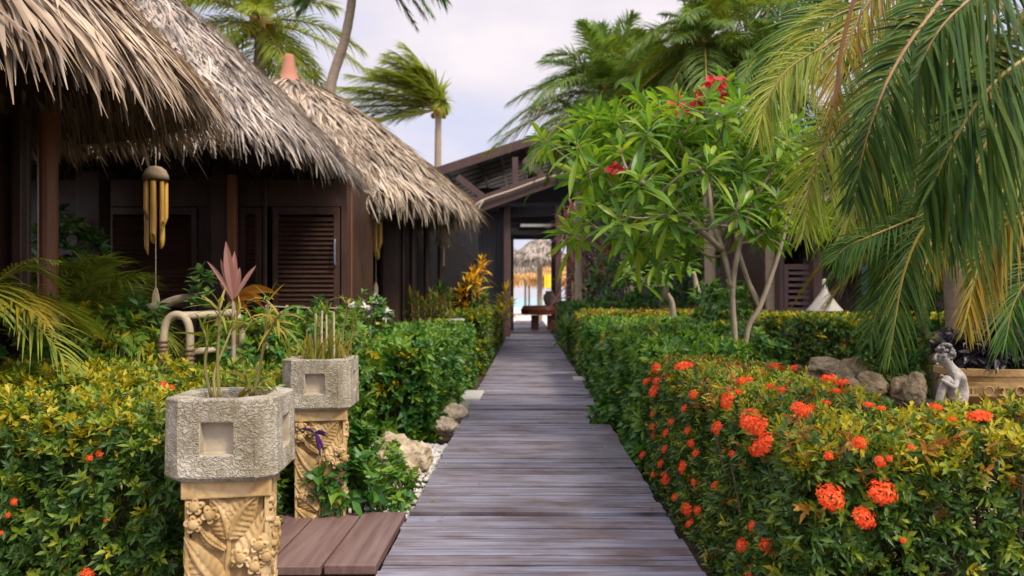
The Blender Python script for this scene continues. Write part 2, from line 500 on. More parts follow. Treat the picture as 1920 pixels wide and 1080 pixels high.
M['yellow_cloth'] = rough_mat('yellow_cloth', [(.75, .5, .02), (.85, .6, .04)], (6, 6, 6), .8, .1)
M['blue_cloth'] = rough_mat('blue_panel', [(.16, .32, .62), (.32, .48, .75)], (2, 2, 2), .7, .1)
M['sunlit_thatch'] = leaf_mat('sunlit_thatch', [(.55, .3, .09), (.75, .47, .18), (.7, .52, .28)], .8, .25, .1, (1.1, .9, .6))  # warm sunlight put into the straw colour

# ------------------------------------------------------------------ ground, boardwalk
def sheet(name, x0, x1, y0, y1, z, m, nx=1, ny=1):
    mb = MB()
    xs, ys = np.linspace(x0, x1, nx + 1), np.linspace(y0, y1, ny + 1)
    V = [(x, y, z) for y in ys for x in xs]
    mb.arr(V, None, [(j * (nx + 1) + i, j * (nx + 1) + i + 1, (j + 1) * (nx + 1) + i + 1, (j + 1) * (nx + 1) + i) for j in range(ny) for i in range(nx)])
    return struct(mb.build(name, m))


sheet('ground', -300, 300, -60, 900, -.16, M['ground'])
sheet('sand', -120, 120, 40, 115, -.15, M['sand'])
sheet('sea', -300, 300, 115, 900, -.145, M['water'])

mb = MB()
XL, XR = -.735, .865
y = 1.2
while y < 46:
    w = rng.uniform(.125, .205)
    gap = rng.uniform(.008, .017) if rng.random() < .75 else rng.uniform(.018, .028)
    z0 = rng.normal(0, .005)
    tl = rng.normal(0, .003)
    rl = rng.normal(0, .004)
    xa, xb = XL + rng.normal(0, .006), XR + rng.normal(0, .007)
    n = 14
    xs = np.linspace(xa, xb, n)
    e0 = y + rng.normal(0, .0018, n)
    e1 = y + w - gap + rng.normal(0, .0018, n)
    bow = rng.normal(0, .006) * np.sin(np.linspace(0, np.pi, n))
    zt = z0 + tl * np.linspace(-1, 1, n)
    V = np.concatenate([np.stack([xs, e0 + bow, zt - rl], 1), np.stack([xs, e0 + bow, zt - .04], 1), np.stack([xs, e1 + bow, zt + rl], 1), np.stack([xs, e1 + bow, zt - .04], 1)])
    q = []
    for i in range(n - 1):
        q += [(i, i + 1, 2 * n + i + 1, 2 * n + i), (n + i, n + i + 1, i + 1, i), (2 * n + i, 2 * n + i + 1, 3 * n + i + 1, 3 * n + i)]
    q += [(0, 2 * n, 3 * n, n), (n - 1, 2 * n - 1, 4 * n - 1, 3 * n - 1)]
    mb.arr(V, None, q)
    y += w
bw = struct(mb.build('boardwalk', M['deck'], bevel=.004, seg=1))
mb = MB()
for x in (XL + .12, .06, XR - .12):
    box(mb, x - .04, x + .04, 1.2, 46, -.15, -.042)
o = mb.build('joist', M['hutwood'], bw)

mb = MB()
n = 46
xx = rng.uniform(XL, XR, n)
xx = np.where(rng.random(n) < .7, np.where(rng.random(n) < .5, XL + rng.random(n) * .18, XR - rng.random(n) * .2), xx)
a_ = rng.random(n) * 6.28
ribbons(mb, np.stack([xx, rng.uniform(4, 13, n), np.full(n, .016)], 1), np.stack([np.cos(a_), np.sin(a_), np.full(n, .05)], 1), np.stack([-np.sin(a_), np.cos(a_), rng.normal(0, .1, n)], 1), rng.uniform(.025, .06, n), .018, 0, LEAF, .25, rng.integers(0, 3, n))
o = mb.build('fallen_leaves', [M['dry'], M['ix_young'], M['ix_mid']])
o['kind'] = 'stuff'
o['label'] = 'scattered small fallen leaves along the boardwalk edges'
o['category'] = 'leaves'

# platform of wide planks, left of the boardwalk
t = thing('wooden_platform', 'low platform of wide brown planks joining the left edge of the boardwalk', 'platform', (-1.2, 4.5, -.15))
mb = MB()
xs = [-1.86, -1.585, -1.305, -1.025, -.752]
for a, b in zip(xs[:-1], xs[1:]):
    dy = rng.uniform(-.015, .015)
    box(mb, a + .007, b - .007, 3.98 + dy, 4.97 + dy * .5, -.035, .012 + rng.uniform(-.003, .003))
mb.build('planks', M['plat'], t, bevel=.006)
mb = MB()
box(mb, -1.8, -.78, 4.04, 4.1, -.155, -.037)
box(mb, -1.8, -.78, 4.86, 4.92, -.155, -.037)
mb.build('frame', M['hutwood'], t)

for (px, d, w, l, lab) in ((1093, 13.2, .34, .5, 'pale stone slab set into the right edge of the boardwalk'), (884, 11.0, .3, .9, 'pale stone slab beside the left edge of the boardwalk')):
    mb = MB()
    x = (px - CX) / F * d
    box(mb, x - w / 2, x + w / 2, d - l / 2, d + l / 2, -.155, .02)
    tag(mb.build('stone_slab', M['slab'], bevel=.02), lab, 'slab')

# ------------------------------------------------------------------ thatched huts
def plan_r(th, a, b, n):
    return 1 / ((np.abs(np.cos(th)) / a) ** n + (np.abs(np.sin(th)) / b) ** n) ** (1 / n)


def thatch_roof(parent, name, c, a, b, n, ze, H, p, N, mat, L=.45, W=.035, fringe=.28, NF=2600, stray=.12, seed=3, tilt=0.):
    r = np.random.default_rng(seed)
    def surf(th, t):
        rr = plan_r(th, a, b, n) * t
        return np.stack([c[0] + rr * np.cos(th), c[1] + rr * np.sin(th), ze + H * (1 - t ** p) + tilt * rr * np.sin(th)], -1)
    # bed
    mb = MB()
    ths = np.linspace(0, 2 * np.pi, 73)[:-1]
    ts = np.linspace(0.0, .985, 12)
    V = np.concatenate([surf(ths, np.full(72, t)) - [0, 0, .05] for t in ts] + [surf(ths, np.full(72, t)) - [0, 0, .2] for t in ts[::-1]])
    q = [(i * 72 + j, i * 72 + (j + 1) % 72, (i + 1) * 72 + (j + 1) % 72, (i + 1) * 72 + j) for i in range(23) for j in range(72)]
    mb.arr(V, None, q, 0, 1)
    # strands
    th = r.random(N * 3) * 2 * np.pi
    keep = r.random(N * 3) < (plan_r(th, a, b, n) / max(a, b) / 1.3) ** 2
    th = th[keep][:N]
    N = len(th)
    t = np.sqrt(r.random(N)) * .97
    t = np.maximum(t, .02)
    p0, p1, p2 = surf(th, t), surf(th, t + .01), surf(th + .01, t)
    dn = norm(p1 - p0)
    tg = norm(p2 - p0)
    nr = norm(np.cross(tg, dn))
    nr[nr[:, 2] < 0] *= -1
    lift = r.uniform(-.02, .2, N)
    d = norm(dn + nr * lift[:, None] + tg * r.normal(0, stray, N)[:, None])
    base = p0 - nr * .02 + nr * r.uniform(0, .05, N)[:, None]
    ll = L * r.uniform(.6, 1.3, N)
    pr = np.array([.7, 1, .95, .6, .08])
    ribbons(mb, base, d, norm(np.cross(d, nr)), ll, W * np.where(r.random(N) < .35, r.uniform(.25, .55, N), r.uniform(.6, 1.3, N)), r.uniform(.02, .4, N), pr, r.uniform(.2, .5), 0, r.normal(0, .06, N))
    # eave fringe, three layers
    for k, (off, dz) in enumerate(((0, 0), (.05, -.02), (.1, -.07))):
        th = r.random(NF) * 2 * np.pi
        t = .985 - off - r.random(NF) * .06
        p0, p1, p2 = surf(th, t), surf(th, t + .01), surf(th + .01, t)
        dn, tg = norm(p1 - p0), norm(p2 - p0)
        clump = .5 + .5 * np.sin(th * 61 + 2 * np.sin(th * 23)) * np.sin(th * 37 + 1)
        d = norm(dn * r.uniform(.5, 1.0, NF)[:, None] + np.array([0, 0, -1.]) * r.uniform(.0, .5 + .4 * k, NF)[:, None] + tg * r.normal(0, stray * 1.1, NF)[:, None])
        ll = fringe * (1.35 + .2 * k) * r.uniform(.65, 1.2, NF) * (.8 + .4 * clump)
        ribbons(mb, p0 + [0, 0, dz], d, norm(tg + r.normal(0, .3, (NF, 3))), ll, W * r.uniform(.6, 1.3, NF), r.uniform(.25, .8, NF), pr, .35, 0, r.normal(0, .1, NF))
    return mb.build(name, [M[mat], M['thatch_bed']], parent)


def louvre(parent, name, x0, x1, y, z0, z1, mat='hutwood', sp=.062, handle=None, rot=False):
    """louvred panel facing -Y (or +X if rot: then x is y and y is x)"""
    mb = MB()
    def bx(a, b, c, d, e, f):
        if rot: box(mb, c, d, a, b, e, f)
        else: box(mb, a, b, c, d, e, f)
    s = -1 if not rot else 1
    fw = .075
    yb = y - s * .05
    lo, hi = min(y, yb), max(y, yb)
    bx(x0, x0 + fw, lo, hi, z0, z1)
    bx(x1 - fw, x1, lo, hi, z0, z1)
    bx(x0 + fw, x1 - fw, lo, hi, z0, z0 + .12)
    bx(x0 + fw, x1 - fw, lo, hi, z1 - .1, z1)
    zm = z0 + (z1 - z0) * .42
    bx(x0 + fw, x1 - fw, lo, hi, zm, zm + .07)
    o = mb.build(name, M[mat], parent, bevel=.004, seg=1)
    mb = MB()
    z = z0 + .15
    upper = False
    while z < z1 - .12:
        if z > zm and not upper:
            mb.build('slats', M[mat], o)
            mb, upper = MB(), True
        if not (zm - .03 < z < zm + .09):
            w = .058
            a, b = x0 + fw, x1 - fw
            ya, yb2 = y + s * .008, y - s * .035
            V = [(a, ya, z - w / 2), (b, ya, z - w / 2), (b, yb2, z + w / 2), (a, yb2, z + w / 2), (a, ya - s * .006, z - w / 2 - .006), (b, ya - s * .006, z - w / 2 - .006), (b, yb2 - s * .006, z + w / 2 - .006), (a, yb2 - s * .006, z + w / 2 - .006)]
            if rot: V = [(q[1], q[0], q[2]) for q in V]
            mb.arr(V, None, BOXQ)
        z += sp
    mb.build('slats', M[mat], o)
    if handle is not None:
        mb = MB()
        tube(mb, spline([(handle, y - .02, 1.78), (handle, y - .07, 1.8), (handle, y - .07, 2.08), (handle, y - .02, 2.1)], 14), .012, 8)
        mb.build('handle', M['metal'], o, smooth=True)
    return o


def post(parent, x, y, z0, z1, r=.07, mat='hutwood', sq=False):
    mb = MB()
    if sq: box(mb, x - r, x + r, y - r, y + r, z0, z1)
    else: tube(mb, [(x, y, z0), (x, y, z1)], r, 14)
    return mb.build('post', M[mat], parent, bevel=.008 if sq else 0)


# hut nearest the camera
hA = thing('thatched_hut', 'nearest thatched hut, warm straw roof cut off by the left edge of the photo', 'hut', (-4.9, 5.0, -.15))
thatch_roof(hA, 'roof', (-4.9, 5.0), 2.64, 2.64, 2, 2.8, 2.77, 1.08, 16000, 'thatch_warm', .46, .044, .2, 2200, .25, 5, .055)
mb = MB()
box(mb, -6.8, -3.8, 3.2, 3.3, -.15, 2.7)
box(mb, -6.8, -3.8, 5.95, 6.05, -.15, 2.7)
box(mb, -6.8, -6.7, 3.3, 5.95, -.15, 2.7)
box(mb, -3.9, -3.85, 3.3, 5.95, -.15, 2.7)
mb.build('wall', M['hutwood'], hA)
louvre(hA, 'shutter', 4.6, 5.72, -3.79, .2, 2.5, rot=True)
post(hA, -3.72, 5.85, -.15, 2.75, .035, 'hutwood', True)
post(hA, -3.66, 6.1, -.15, 2.75, .07, 'redwood')
post(hA, -3.74, 5.93, -.15, 2.75, .05, 'hutwood')

# middle hut
hB = thing('thatched_hut', 'middle thatched hut with greyish roof, louvred doors and dark porch', 'hut', (-5.1, 10.5, -.15))
thatch_roof(hB, 'roof', (-5.25, 10.6), 2.8, 2.75, 3.2, 3.14, 2.45, 1.25, 20000, 'thatch_grey', .44, .04, .2, 2400, .25, 6)
X = lambda px, d: (px - CX) / F * d
WY = 10.6
mb = MB()
box(mb, -7.6, X(200, WY), WY, WY + .08, -.15, 2.9)
box(mb, X(372, WY), X(400, WY), WY, WY + .08, -.15, 2.9)
box(mb, X(440, WY), X(447, WY), WY, WY + .08, -.15, 2.9)
box(mb, X(196, WY), X(640, WY), WY - .03, WY + .1, 2.55, 2.9)
box(mb, X(500, WY), X(640, WY), WY + .5, WY + .55, -.15, 2.9)
box(mb, X(640, WY), X(640, WY) + .07, WY + .0, 12.4, -.15, 2.9)
box(mb, -7.6, -2.5, 12.4, 12.5, -.15, 2.9)
box(mb, -7.6, -7.5, WY + .1, 12.4, -.15, 2.9)
mb.build('wall', M['hutwood'], hB)
mb = MB()
box(mb, -7.6, -2.3, 8.6, WY - .04, -.155, .22)
mb.build('porch_floor', M['hutwood'], hB)
louvre(hB, 'shutter', X(202, WY), X(370, WY), WY - .02, .25, 2.54)
louvre(hB, 'shutter', X(449, WY), X(490, WY), WY - .02, .25, 2.54)
louvre(hB, 'door', X(512, WY), X(637, WY), WY - .03, .25, 2.54, handle=X(631, WY))
post(hB, X(420, 10.3), 10.3, .2, 2.9, .12, 'hutwood', True)
post(hB, X(436, 10.15), 10.15, .2, 2.9, .05, 'redwood', True)  # added red strip, the column's sunlit right side put into colour
post(hB, X(176, 10.0), 10.0, .2, 2.9, .14, 'hutwood', True)
post(hB, X(497, 10.45), 10.45, .2, 2.9, .025, 'hutwood', True)
post(hB, X(655, 10.9), 10.9, -.15, 3.0, .04, 'redwood')

# far hut with the pot finial
hC = thing('thatched_hut', 'far thatched hut with clay pot on its peak, beside the boardwalk', 'hut', (-4.3, 14.4, -.15))
thatch_roof(hC, 'roof', (-4.3, 14.4), 3.3, 2.7, 2.1, 2.98, 2.3, 1.35, 15000, 'thatch_mid', .46, .046, .24, 2200, .24, 7)
WC = 14.3
mb = MB()
box(mb, -6.0, X(660, WC), WC, WC + .1, -.15, 2.9)
box(mb, X(722, WC), X(745, WC), WC, WC + .1, -.15, 2.9)
box(mb, X(655, WC), X(745, WC), WC - .02, WC + .12, 2.5, 2.9)
box(mb, X(745, WC) - .08, X(745, WC), WC + .1, 16.8, -.15, 3)
box(mb, -6.0, -1.05, 16.8, 16.9, -.15, 3, 1)
box(mb, -6.0, -5.9, WC + .1, 16.8, -.15, 2.9)
mb.build('wall', [M['hutwood'], M['pavdark']], hC)
louvre(hC, 'shutter', X(662, WC), X(721, WC), WC - .02, .2, 2.5)
post(hC, X(734, 13.9), 13.9, -.15, 3.0, .13, 'hutwood', True)
for px, d in ((774, 14.7), (800, 15.2), (826, 15.6), (756, 14.5)):
    post(hC, X(px, d), d, -.15, 2.95, .06 if px != 756 else .04, 'hutwood')
mb = MB()
lathe(mb, [(.0, .44), (.075, .44), (.085, .42), (.1, .3), (.145, .1), (.165, .02), (.19, .0), (.19, -.05), (.1, -.06)], (-4.3, 14.4, 5.27), 24)
lathe(mb, [(.25, -.02), (.2, .06), (.17, .07)], (-4.3, 14.4, 5.2), 24)
mb.build('pot_finial', M['terra'], hC, smooth=True)

# ------------------------------------------------------------------ bamboo chimes
def chime(px, d, ztop, label, paddle=True):
    c = P(px, 0, d)
    x, y = c[0], d
    t = thing('wind_chime', label, 'wind chime', (x, y, ztop), 'bamboo wind chimes under the eaves')
    mb = MB()
    lathe(mb, [(.0, 0), (.05, -.01), (.09, -.04), (.112, -.09), (.118, -.13), (.105, -.13), (.0, -.12)], (x, y, ztop), 20)
    mb.build('shell_cap', M['coco'], t, smooth=True)
    mb = MB()
    tube(mb, [(x, y, ztop - .005), (x, y, ztop + .22)], .004, 6)
    mb.build('hanging_cord', M['cord'], t)
    n = 7
    for i in range(n):
        a = i * 2 * math.pi / n + .4
        L = (.42, .62, .5, .68, .36, .58, .46)[i]
        r0 = .019 + .003 * (i % 3)
        px_, py_ = x + .088 * math.cos(a), y + .088 * math.sin(a)
        mb = MB()
        zt, zb = ztop - .155, ztop - .155 - L
        zs = [zb + .1 * math.cos(b) * 0 for b in (0,)]
        m = 12
        ang = np.arange(m) * 2 * np.pi / m
        ring = lambda z, r, sl=0: np.stack([px_ + r * np.cos(ang), py_ + r * np.sin(ang), z + sl * (1 + np.cos(ang - a))], 1)
        V = np.concatenate([ring(zt, r0), ring(zb + .1, r0 * 1.02), ring(zb, r0, .045), ring(zb, r0 * .75, .045), ring(zt, r0 * .75)])
        q = [(k * m + j, k * m + (j + 1) % m, (k + 1) * m + (j + 1) % m, (k + 1) * m + j) for k in range(4) for j in range(m)]
        mb.arr(V, None, q)
        tube(mb, [(px_, py_, zt), (px_, py_, ztop - .12)], .003, 5)
        mb.build('bamboo_tube', M['bamboo'], t, smooth=True)
    mb = MB()
    tube(mb, [(x, y, ztop - .1), (x, y, ztop - 1.15)], .004, 6)
    mb.build('clapper_cord', M['cord'], t)
    mb = MB()
    V = []
    a = np.arange(16) * 2 * np.pi / 16
    w = .026 + .012 * np.cos(a)
    f = np.stack([x + .034 * np.sin(a) * (1 - .25 * np.cos(a)), np.full(16, y - .006), ztop - 1.25 + .11 * np.cos(a)], 1)
    bk = f + [0, .012, 0]
    V = np.concatenate([f, bk, [[x, y - .01, ztop - 1.25], [x, y + .01, ztop - 1.25]]])
    mb.arr(V, [(32, j, (j + 1) % 16) for j in range(16)] + [(33, 16 + (j + 1) % 16, 16 + j) for j in range(16)], [(j, 16 + j, 16 + (j + 1) % 16, (j + 1) % 16) for j in range(16)])
    mb.build('paddle', M['rattan'], t)
    return t


chime(292, 7.5, 2.58, 'bamboo wind chime with grey dome hanging under the middle hut eave')
chime(705, 13.2, 2.74, 'bamboo wind chime under the far hut eave, partly hidden by straw')
t = thing('straw_ornament', 'small shaggy straw tassel hanging below the far hut roof near the pavilion', 'ornament', P(832, 430, 14.9))
mb = MB()
c = P(832, 428, 14.9)
n = 260
th = rng.random(n) * 6.28
d = norm(np.stack([np.cos(th) * .55, np.sin(th) * .55, -np.ones(n)], 1) * 1.0)
ribbons(mb, c + rng.normal(0, .03, (n, 3)), d, norm(np.cross(d, [[0, 0, 1.]])), .32 * rng.uniform(.6, 1.2, n), .025, .15, np.array([.7, 1, .8, .1]), .2)
mb.build('tassel', M['thatch_warm'], t)
mb = MB()
tube(mb, [c + [0, 0, -.7], c + [0, 0, .35]], .018, 6)
mb.build('rod', M['rattan'], t)

# ------------------------------------------------------------------ pavilion
pv = thing('open_pavilion', 'dark timber pavilion with tiled gable roof at the end of the boardwalk', 'pavilion', (3.0, 28, -.15))
PY = 28.0
ridge, eL = P(1230, 187, PY), P(815, 324, PY)
eR = np.array([2 * ridge[0] - eL[0], PY, eL[2]])
mb = MB()
dep = 10.
for e in (eL, eR):
    for yy in (PY,):
        beam(mb, e + [0, 0, 0], ridge, .12, .32)
mb.build('fascia', M['pavwood'], pv, bevel=.01)
mb = MB()
nt_ = 12
for sgn, e in ((1, eL), (-1, eR)):
    for i in range(nt_):
        a = ridge + (e - ridge) * (i / nt_)
        b = ridge + (e - ridge) * ((i + 1.08) / nt_)
        V = [a + [0, .07, .06], b + [0, .07, .12], b + [0, dep, .12], a + [0, dep, .06]]
        V += [v - [0, 0, .05] for v in V]
        mb.arr(V, None, BOXQ)
mb.build('roof_tiles', M['tile'], pv)
mb = MB()
for e in (eL, eR):
    n_ = 5
    for i in range(n_):
        for j in range(9):
            a = ridge + (e - ridge) * ((i + .04) / n_)
            b = ridge + (e - ridge) * ((i + .96) / n_)
            y0 = .3 + j * 1.05
            V = [a + [0, y0, -.02], b + [0, y0, -.02], b + [0, y0 + .8, -.02], a + [0, y0 + .8, -.02]]
            V += [v - [0, 0, .1] for v in V]
            mb.arr(V, None, BOXQ)
mb.build('shade_boards', M['pavdark'], pv)  # dark boards added below the tiles, under-roof shade put into their colour
mb = MB()
for k in (.18, .42, .7, .95):
    for sgn, e in ((1, eL), (-1, eR)):
        c = ridge + (e - ridge) * k
        beam(mb, c + [0, .1, -.12], c + [0, dep, -.12], .1, .16)
mb.build('purlin', M['pavwood'], pv)
# gable truss
mb = MB()
def TP(px, py, d=PY + .12): return P(px, py, d)
for a, b in (((966, 296), (966, 372)), ((858, 332), (912, 374)), ((982, 300), (1032, 342)), ((1120, 250), (1120, 330)), ((1130, 250), (1180, 290))):
    mb = MB()
    beam(mb, TP(*a, PY + .02), TP(*b, PY + .02), .2, .3, up=(0, 1, 0))
    mb.build('brace', M['pavwood'], pv, bevel=.01)
# lower front gable
LY = 26.6
r2, l2 = P(1240, 262, LY), P(884, 389, LY)
rr2 = np.array([2 * r2[0] - l2[0], LY, l2[2]])
mb = MB()
beam(mb, l2, r2, .14, .5)
beam(mb, rr2, r2, .14, .5)
mb.build('porch_fascia', M['pavwood'], pv, bevel=.01)
mb = MB()
for e in (l2, rr2):
    V = [r2 + [0, .08, .12], e + [0, .08, .12], e + [0, 1.5, .12], r2 + [0, 1.5, .12]]
    V += [v - [0, 0, .06] for v in V]
    mb.arr(V, None, BOXQ)
mb.build('porch_roof', M['pavwood'], pv)
mb = MB()
tube(mb, spline([P(886, 392, LY - .2), P(905, 376, LY - .2), P(960, 357, LY - .2), P(1020, 335, LY - .2), P(1060, 325, LY - .2), P(1112, 302, LY - .2), P(1200, 275, LY - .2)], 40), .042, 7)
tube(mb, spline([P(894, 398, LY - .22), P(900, 386, LY - .22), P(906, 376, LY - .22)], 8), .04, 6)
mb.build('rope', M['cord'], pv, smooth=True)
# walls, posts and lintels round the passage
mb = MB()
for i in range(7):
    x0 = X(896, 27.6) + i * .16
    box(mb, x0, x0 + .152, 27.6, 27.66, -.15, P(0, 396, 27.6)[2])
for i in range(46):
    x0 = X(1062, 27.6) + i * .2
    box(mb, x0, x0 + .192, 27.6, 27.66, -.15, P(0, 396, 27.6)[2])
box(mb, X(896, 27.6), X(950, 27.6), 27.7, 34, -.15, 4.2)
mb.build('board_wall', M['pavdark'], pv)
for px, pw in ((951, .16), (1047, .14)):
    mb = MB()
    x = X(px, 27.3)
    box(mb, x - pw / 2 - .03, x + pw / 2 + .03, 27.2, 27.42, -.15, P(0, 386, 27.3)[2])
    mb.build('post', M['pavwood'], pv, bevel=.01)
mb = MB()
x = X(1038, 33)
box(mb, x - .1, x + .1, 33, 33.2, -.15, 4.2)
x = X(963, 33)
box(mb, x - .12, x, 33, 33.2, -.15, 4.2)
mb.build('rear_post', M['pavwood'], pv)
mb = MB()
for py0, py1, yy in ((388, 404, 27.45), (406, 417, 28.6), (428, 440, 29.5)):
    box(mb, X(935, yy), X(1090, yy), yy, yy + .12, P(0, py1, yy)[2], P(0, py0, yy)[2])
box(mb, X(935, 29.7), X(1100, 29.7), 29.7, 29.8, P(0, 418, 29.7)[2], P(0, 380, 29.7)[2])
box(mb, -2.2, 10, 33.3, 33.4, 3.75, 5.9)
box(mb, 0, 10, 33.3, 33.4, 5.9, 6.6)
mb.build('lintel', M['pavdark'], pv, bevel=.01)
# bright gap under the porch roof: pale strip stands in for sky light beyond
mb = MB()
box(mb, X(976, 29.4), X(1034, 29.4), 29.42, 29.44, P(0, 425, 29.4)[2], P(0, 420, 29.4)[2])
mb.build('sky_gap_strip', M['gap_pale'], pv)

# things seen through the passage
t = thing('low_table', 'red brown low wooden table at the far end of the boardwalk', 'table', (*P(1010, 600, 33)[:2], 0))
mb = MB()
x0, x1 = X(976, 33), X(1044, 33)
lathe(mb, [(0, 1.0), (.85, .98), (1.0, .82), (.95, .62), (0, .58)], ((x0 + x1) / 2 + .1, 33, .02), 28, sx=.85, sy=.6)
mb.build('table_top', M['redtable'], t)
for xx in (X(1003, 33), X(1033, 33)):
    mb = MB()
    box(mb, xx - .16, xx + .16, 32.85, 33.15, 0, .6)
    mb.build('leg', M['redtable'], t, bevel=.02)
t = thing('stone_urn', 'small grey urn standing on the red brown table', 'urn', (*P(1030, 560, 33)[:2], .98))
mb = MB()
lathe(mb, [(0, .0), (.16, .0), (.2, .12), (.26, .3), (.24, .45), (.14, .55), (.18, .62), (.12, .62), (0, .5)], (X(1030, 33), 33, .98), 20)
mb.build('body', M['rock'], t, smooth=True)


def palapa(px, d, ztop, rad, hgt, label, mat, seed, leg=.1):
    x = X(px, d)
    t = thing('beach_umbrella', label, 'beach umbrella', (x, d, -.15), 'thatched umbrellas on the beach')
    mb = MB()
    tube(mb, [(x, d, -.15), (x, d, ztop - .1)], leg, 10)
    mb.build('pole', M['palm_bark'], t)
    thatch_roof(t, 'thatch_canopy', (x, d), rad, rad, 2, ztop - hgt, hgt, 1.3, 1500, mat, .4, .09, .25, 420, .15, seed)


palapa(1012, 46, 4.75, 1.6, 1.15, 'grey thatched beach umbrella framed by the pavilion passage', 'thatch_grey', 21, .16)
palapa(952, 58, 5.1, 2.2, 1.6, 'dark thatched beach umbrella at the left edge of the passage', 'thatch_grey', 22)
palapa(985, 66, 4.4, 2.6, 1.2, 'wide sunlit straw umbrella far out on the sand', 'sunlit_thatch', 23)
palapa(1040, 70, 4.2, 2.3, 1.2, 'sunlit straw umbrella furthest right on the sand', 'sunlit_thatch', 24)
tt = thing('straw_screen', 'tall screen of sunlit orange straw hanging behind the beach umbrellas', 'screen', (0.2, 72, -.15))
mb = MB()
n = 2400
bx = np.stack([rng.uniform(-2.6, 3.6, n), 72 + rng.normal(0, .15, n), rng.uniform(3.0, 5.1, n)], 1)
d = norm(np.stack([rng.normal(0, .15, n), rng.normal(0, .15, n), -np.ones(n)], 1))
ribbons(mb, bx, d, np.tile([[1., 0, 0]], (n, 1)), rng.uniform(.5, 1.1, n), .13, 0, np.array([.6, 1, .8, .1]), .3)
mb.build('straw', M['sunlit_thatch'], tt)
mb = MB()
for xx in (-2.4, 0.1, 1.2, 3.4):
    tube(mb, [(xx, 72.1, -.15), (xx, 72.1, 4.9)], .09, 8)
mb.build('poles', M['palm_bark'], tt)
mb = MB()
xs = np.linspace(X(1021, 56), X(1042, 56), 9)
V = [(q, 56 + .06 * math.sin(i * 1.7), z) for z in (P(0, 515, 56)[2], P(0, 540, 56)[2]) for i, q in enumerate(xs)]
V += [(v[0], v[1] + .03, v[2]) for v in V]
mb.arr(V, None, [(i, i + 1, 10 + i, 9 + i) for i in range(8)] + [(18 + i, 27 + i, 28 + i, 19 + i) for i in range(8)] + [(i, 18 + i, 19 + i, i + 1) for i in range(8)] + [(9 + i, 10 + i, 28 + i, 27 + i) for i in range(8)])
o = mb.build('yellow_cloth', M['yellow_cloth'])
tag(o, 'bright yellow cloth hung beside the grey beach umbrella', 'cloth')

# ------------------------------------------------------------------ hedges
def wob(p, s=1.0):
    x, y, z = p[:, 0] * s, p[:, 1] * s, p[:, 2] * s
    return .4 * np.sin(3.1 * x + 1.7 * y + 2.3 * z) + .3 * np.sin(7.3 * y - 4.1 * x + 5 * z) + .3 * np.sin(13 * x + 11 * y - 9 * z)


def hedge(name, label, boxes, dens, ll, lw, mats, k=8, top=(.2, .4, .4), side=(.75, .22, .03), amp=.05, deep=.16, seed=1, cat='hedge', skip='', shoot=.05, e=(10, 65), topdens=1.0, nolow=0, group=None):
    r = np.random.default_rng(seed)
    mb = MB()
    for (x0, x1, y0, y1, z0, z1) in boxes:
        faces = [('t', (x1 - x0) * (y1 - y0), (0, 0, 1)), ('f', (x1 - x0) * (z1 - z0), (0, -1, 0)), ('b', (x1 - x0) * (z1 - z0), (0, 1, 0)), ('l', (y1 - y0) * (z1 - z0), (-1, 0, 0)), ('r', (y1 - y0) * (z1 - z0), (1, 0, 0))]
        for fc, area, nn in faces:
            if fc in skip: continue
            n = int(area * dens * (topdens if fc == 't' else 1))
            u, v = r.random(n), r.random(n)
            p = np.empty((n, 3))
            p[:, 0] = x0 + (x1 - x0) * u
            p[:, 1] = y0 + (y1 - y0) * (v if fc == 't' else u)
            p[:, 2] = z0 + (z1 - z0) * (v if fc != 't' else 1)
            if fc == 'f': p[:, 1] = y0
            if fc == 'b': p[:, 1] = y1
            if fc == 'l': p[:, 0] = x0
            if fc == 'r': p[:, 0] = x1
            nn = np.array(nn, float)
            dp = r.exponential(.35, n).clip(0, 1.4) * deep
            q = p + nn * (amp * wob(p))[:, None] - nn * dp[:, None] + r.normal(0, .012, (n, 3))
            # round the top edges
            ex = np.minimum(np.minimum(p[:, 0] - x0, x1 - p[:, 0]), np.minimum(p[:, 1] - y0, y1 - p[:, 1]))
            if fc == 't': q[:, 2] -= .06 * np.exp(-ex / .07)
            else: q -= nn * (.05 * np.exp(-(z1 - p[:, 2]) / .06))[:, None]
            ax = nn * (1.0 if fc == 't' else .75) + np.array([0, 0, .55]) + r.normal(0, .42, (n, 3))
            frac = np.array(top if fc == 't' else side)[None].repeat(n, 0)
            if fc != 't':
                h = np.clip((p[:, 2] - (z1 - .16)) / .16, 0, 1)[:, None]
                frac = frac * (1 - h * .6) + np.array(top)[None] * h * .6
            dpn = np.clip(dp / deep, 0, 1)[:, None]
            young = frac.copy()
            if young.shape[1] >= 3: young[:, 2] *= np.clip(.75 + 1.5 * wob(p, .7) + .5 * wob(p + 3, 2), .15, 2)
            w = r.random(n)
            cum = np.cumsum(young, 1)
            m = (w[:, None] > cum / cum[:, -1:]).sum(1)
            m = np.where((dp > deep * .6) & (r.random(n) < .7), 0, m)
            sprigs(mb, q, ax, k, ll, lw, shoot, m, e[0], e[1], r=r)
    o = mb.build(name, [M[x] for x in mats], None)
    tag(o, label, cat, group)
    tw = MB()
    for (x0, x1, y0, y1, z0, z1) in boxes:
        n = int(max(8, (x1 - x0) * (y1 - y0) * 16))
        for i in range(n):
            b = np.array([r.uniform(x0 + .05, x1 - .05), r.uniform(y0 + .05, y1 - .05), -.16])
            tip = b + [r.normal(0, .12), r.normal(0, .12), (z1 + .1) * r.uniform(.75, .95)]
            tube(tw, spline([b, (b + tip) / 2 + r.normal(0, .03, 3), tip], 5), [.011, .005], 5)
    tw.build('stems', M['twig'], o)
    return o


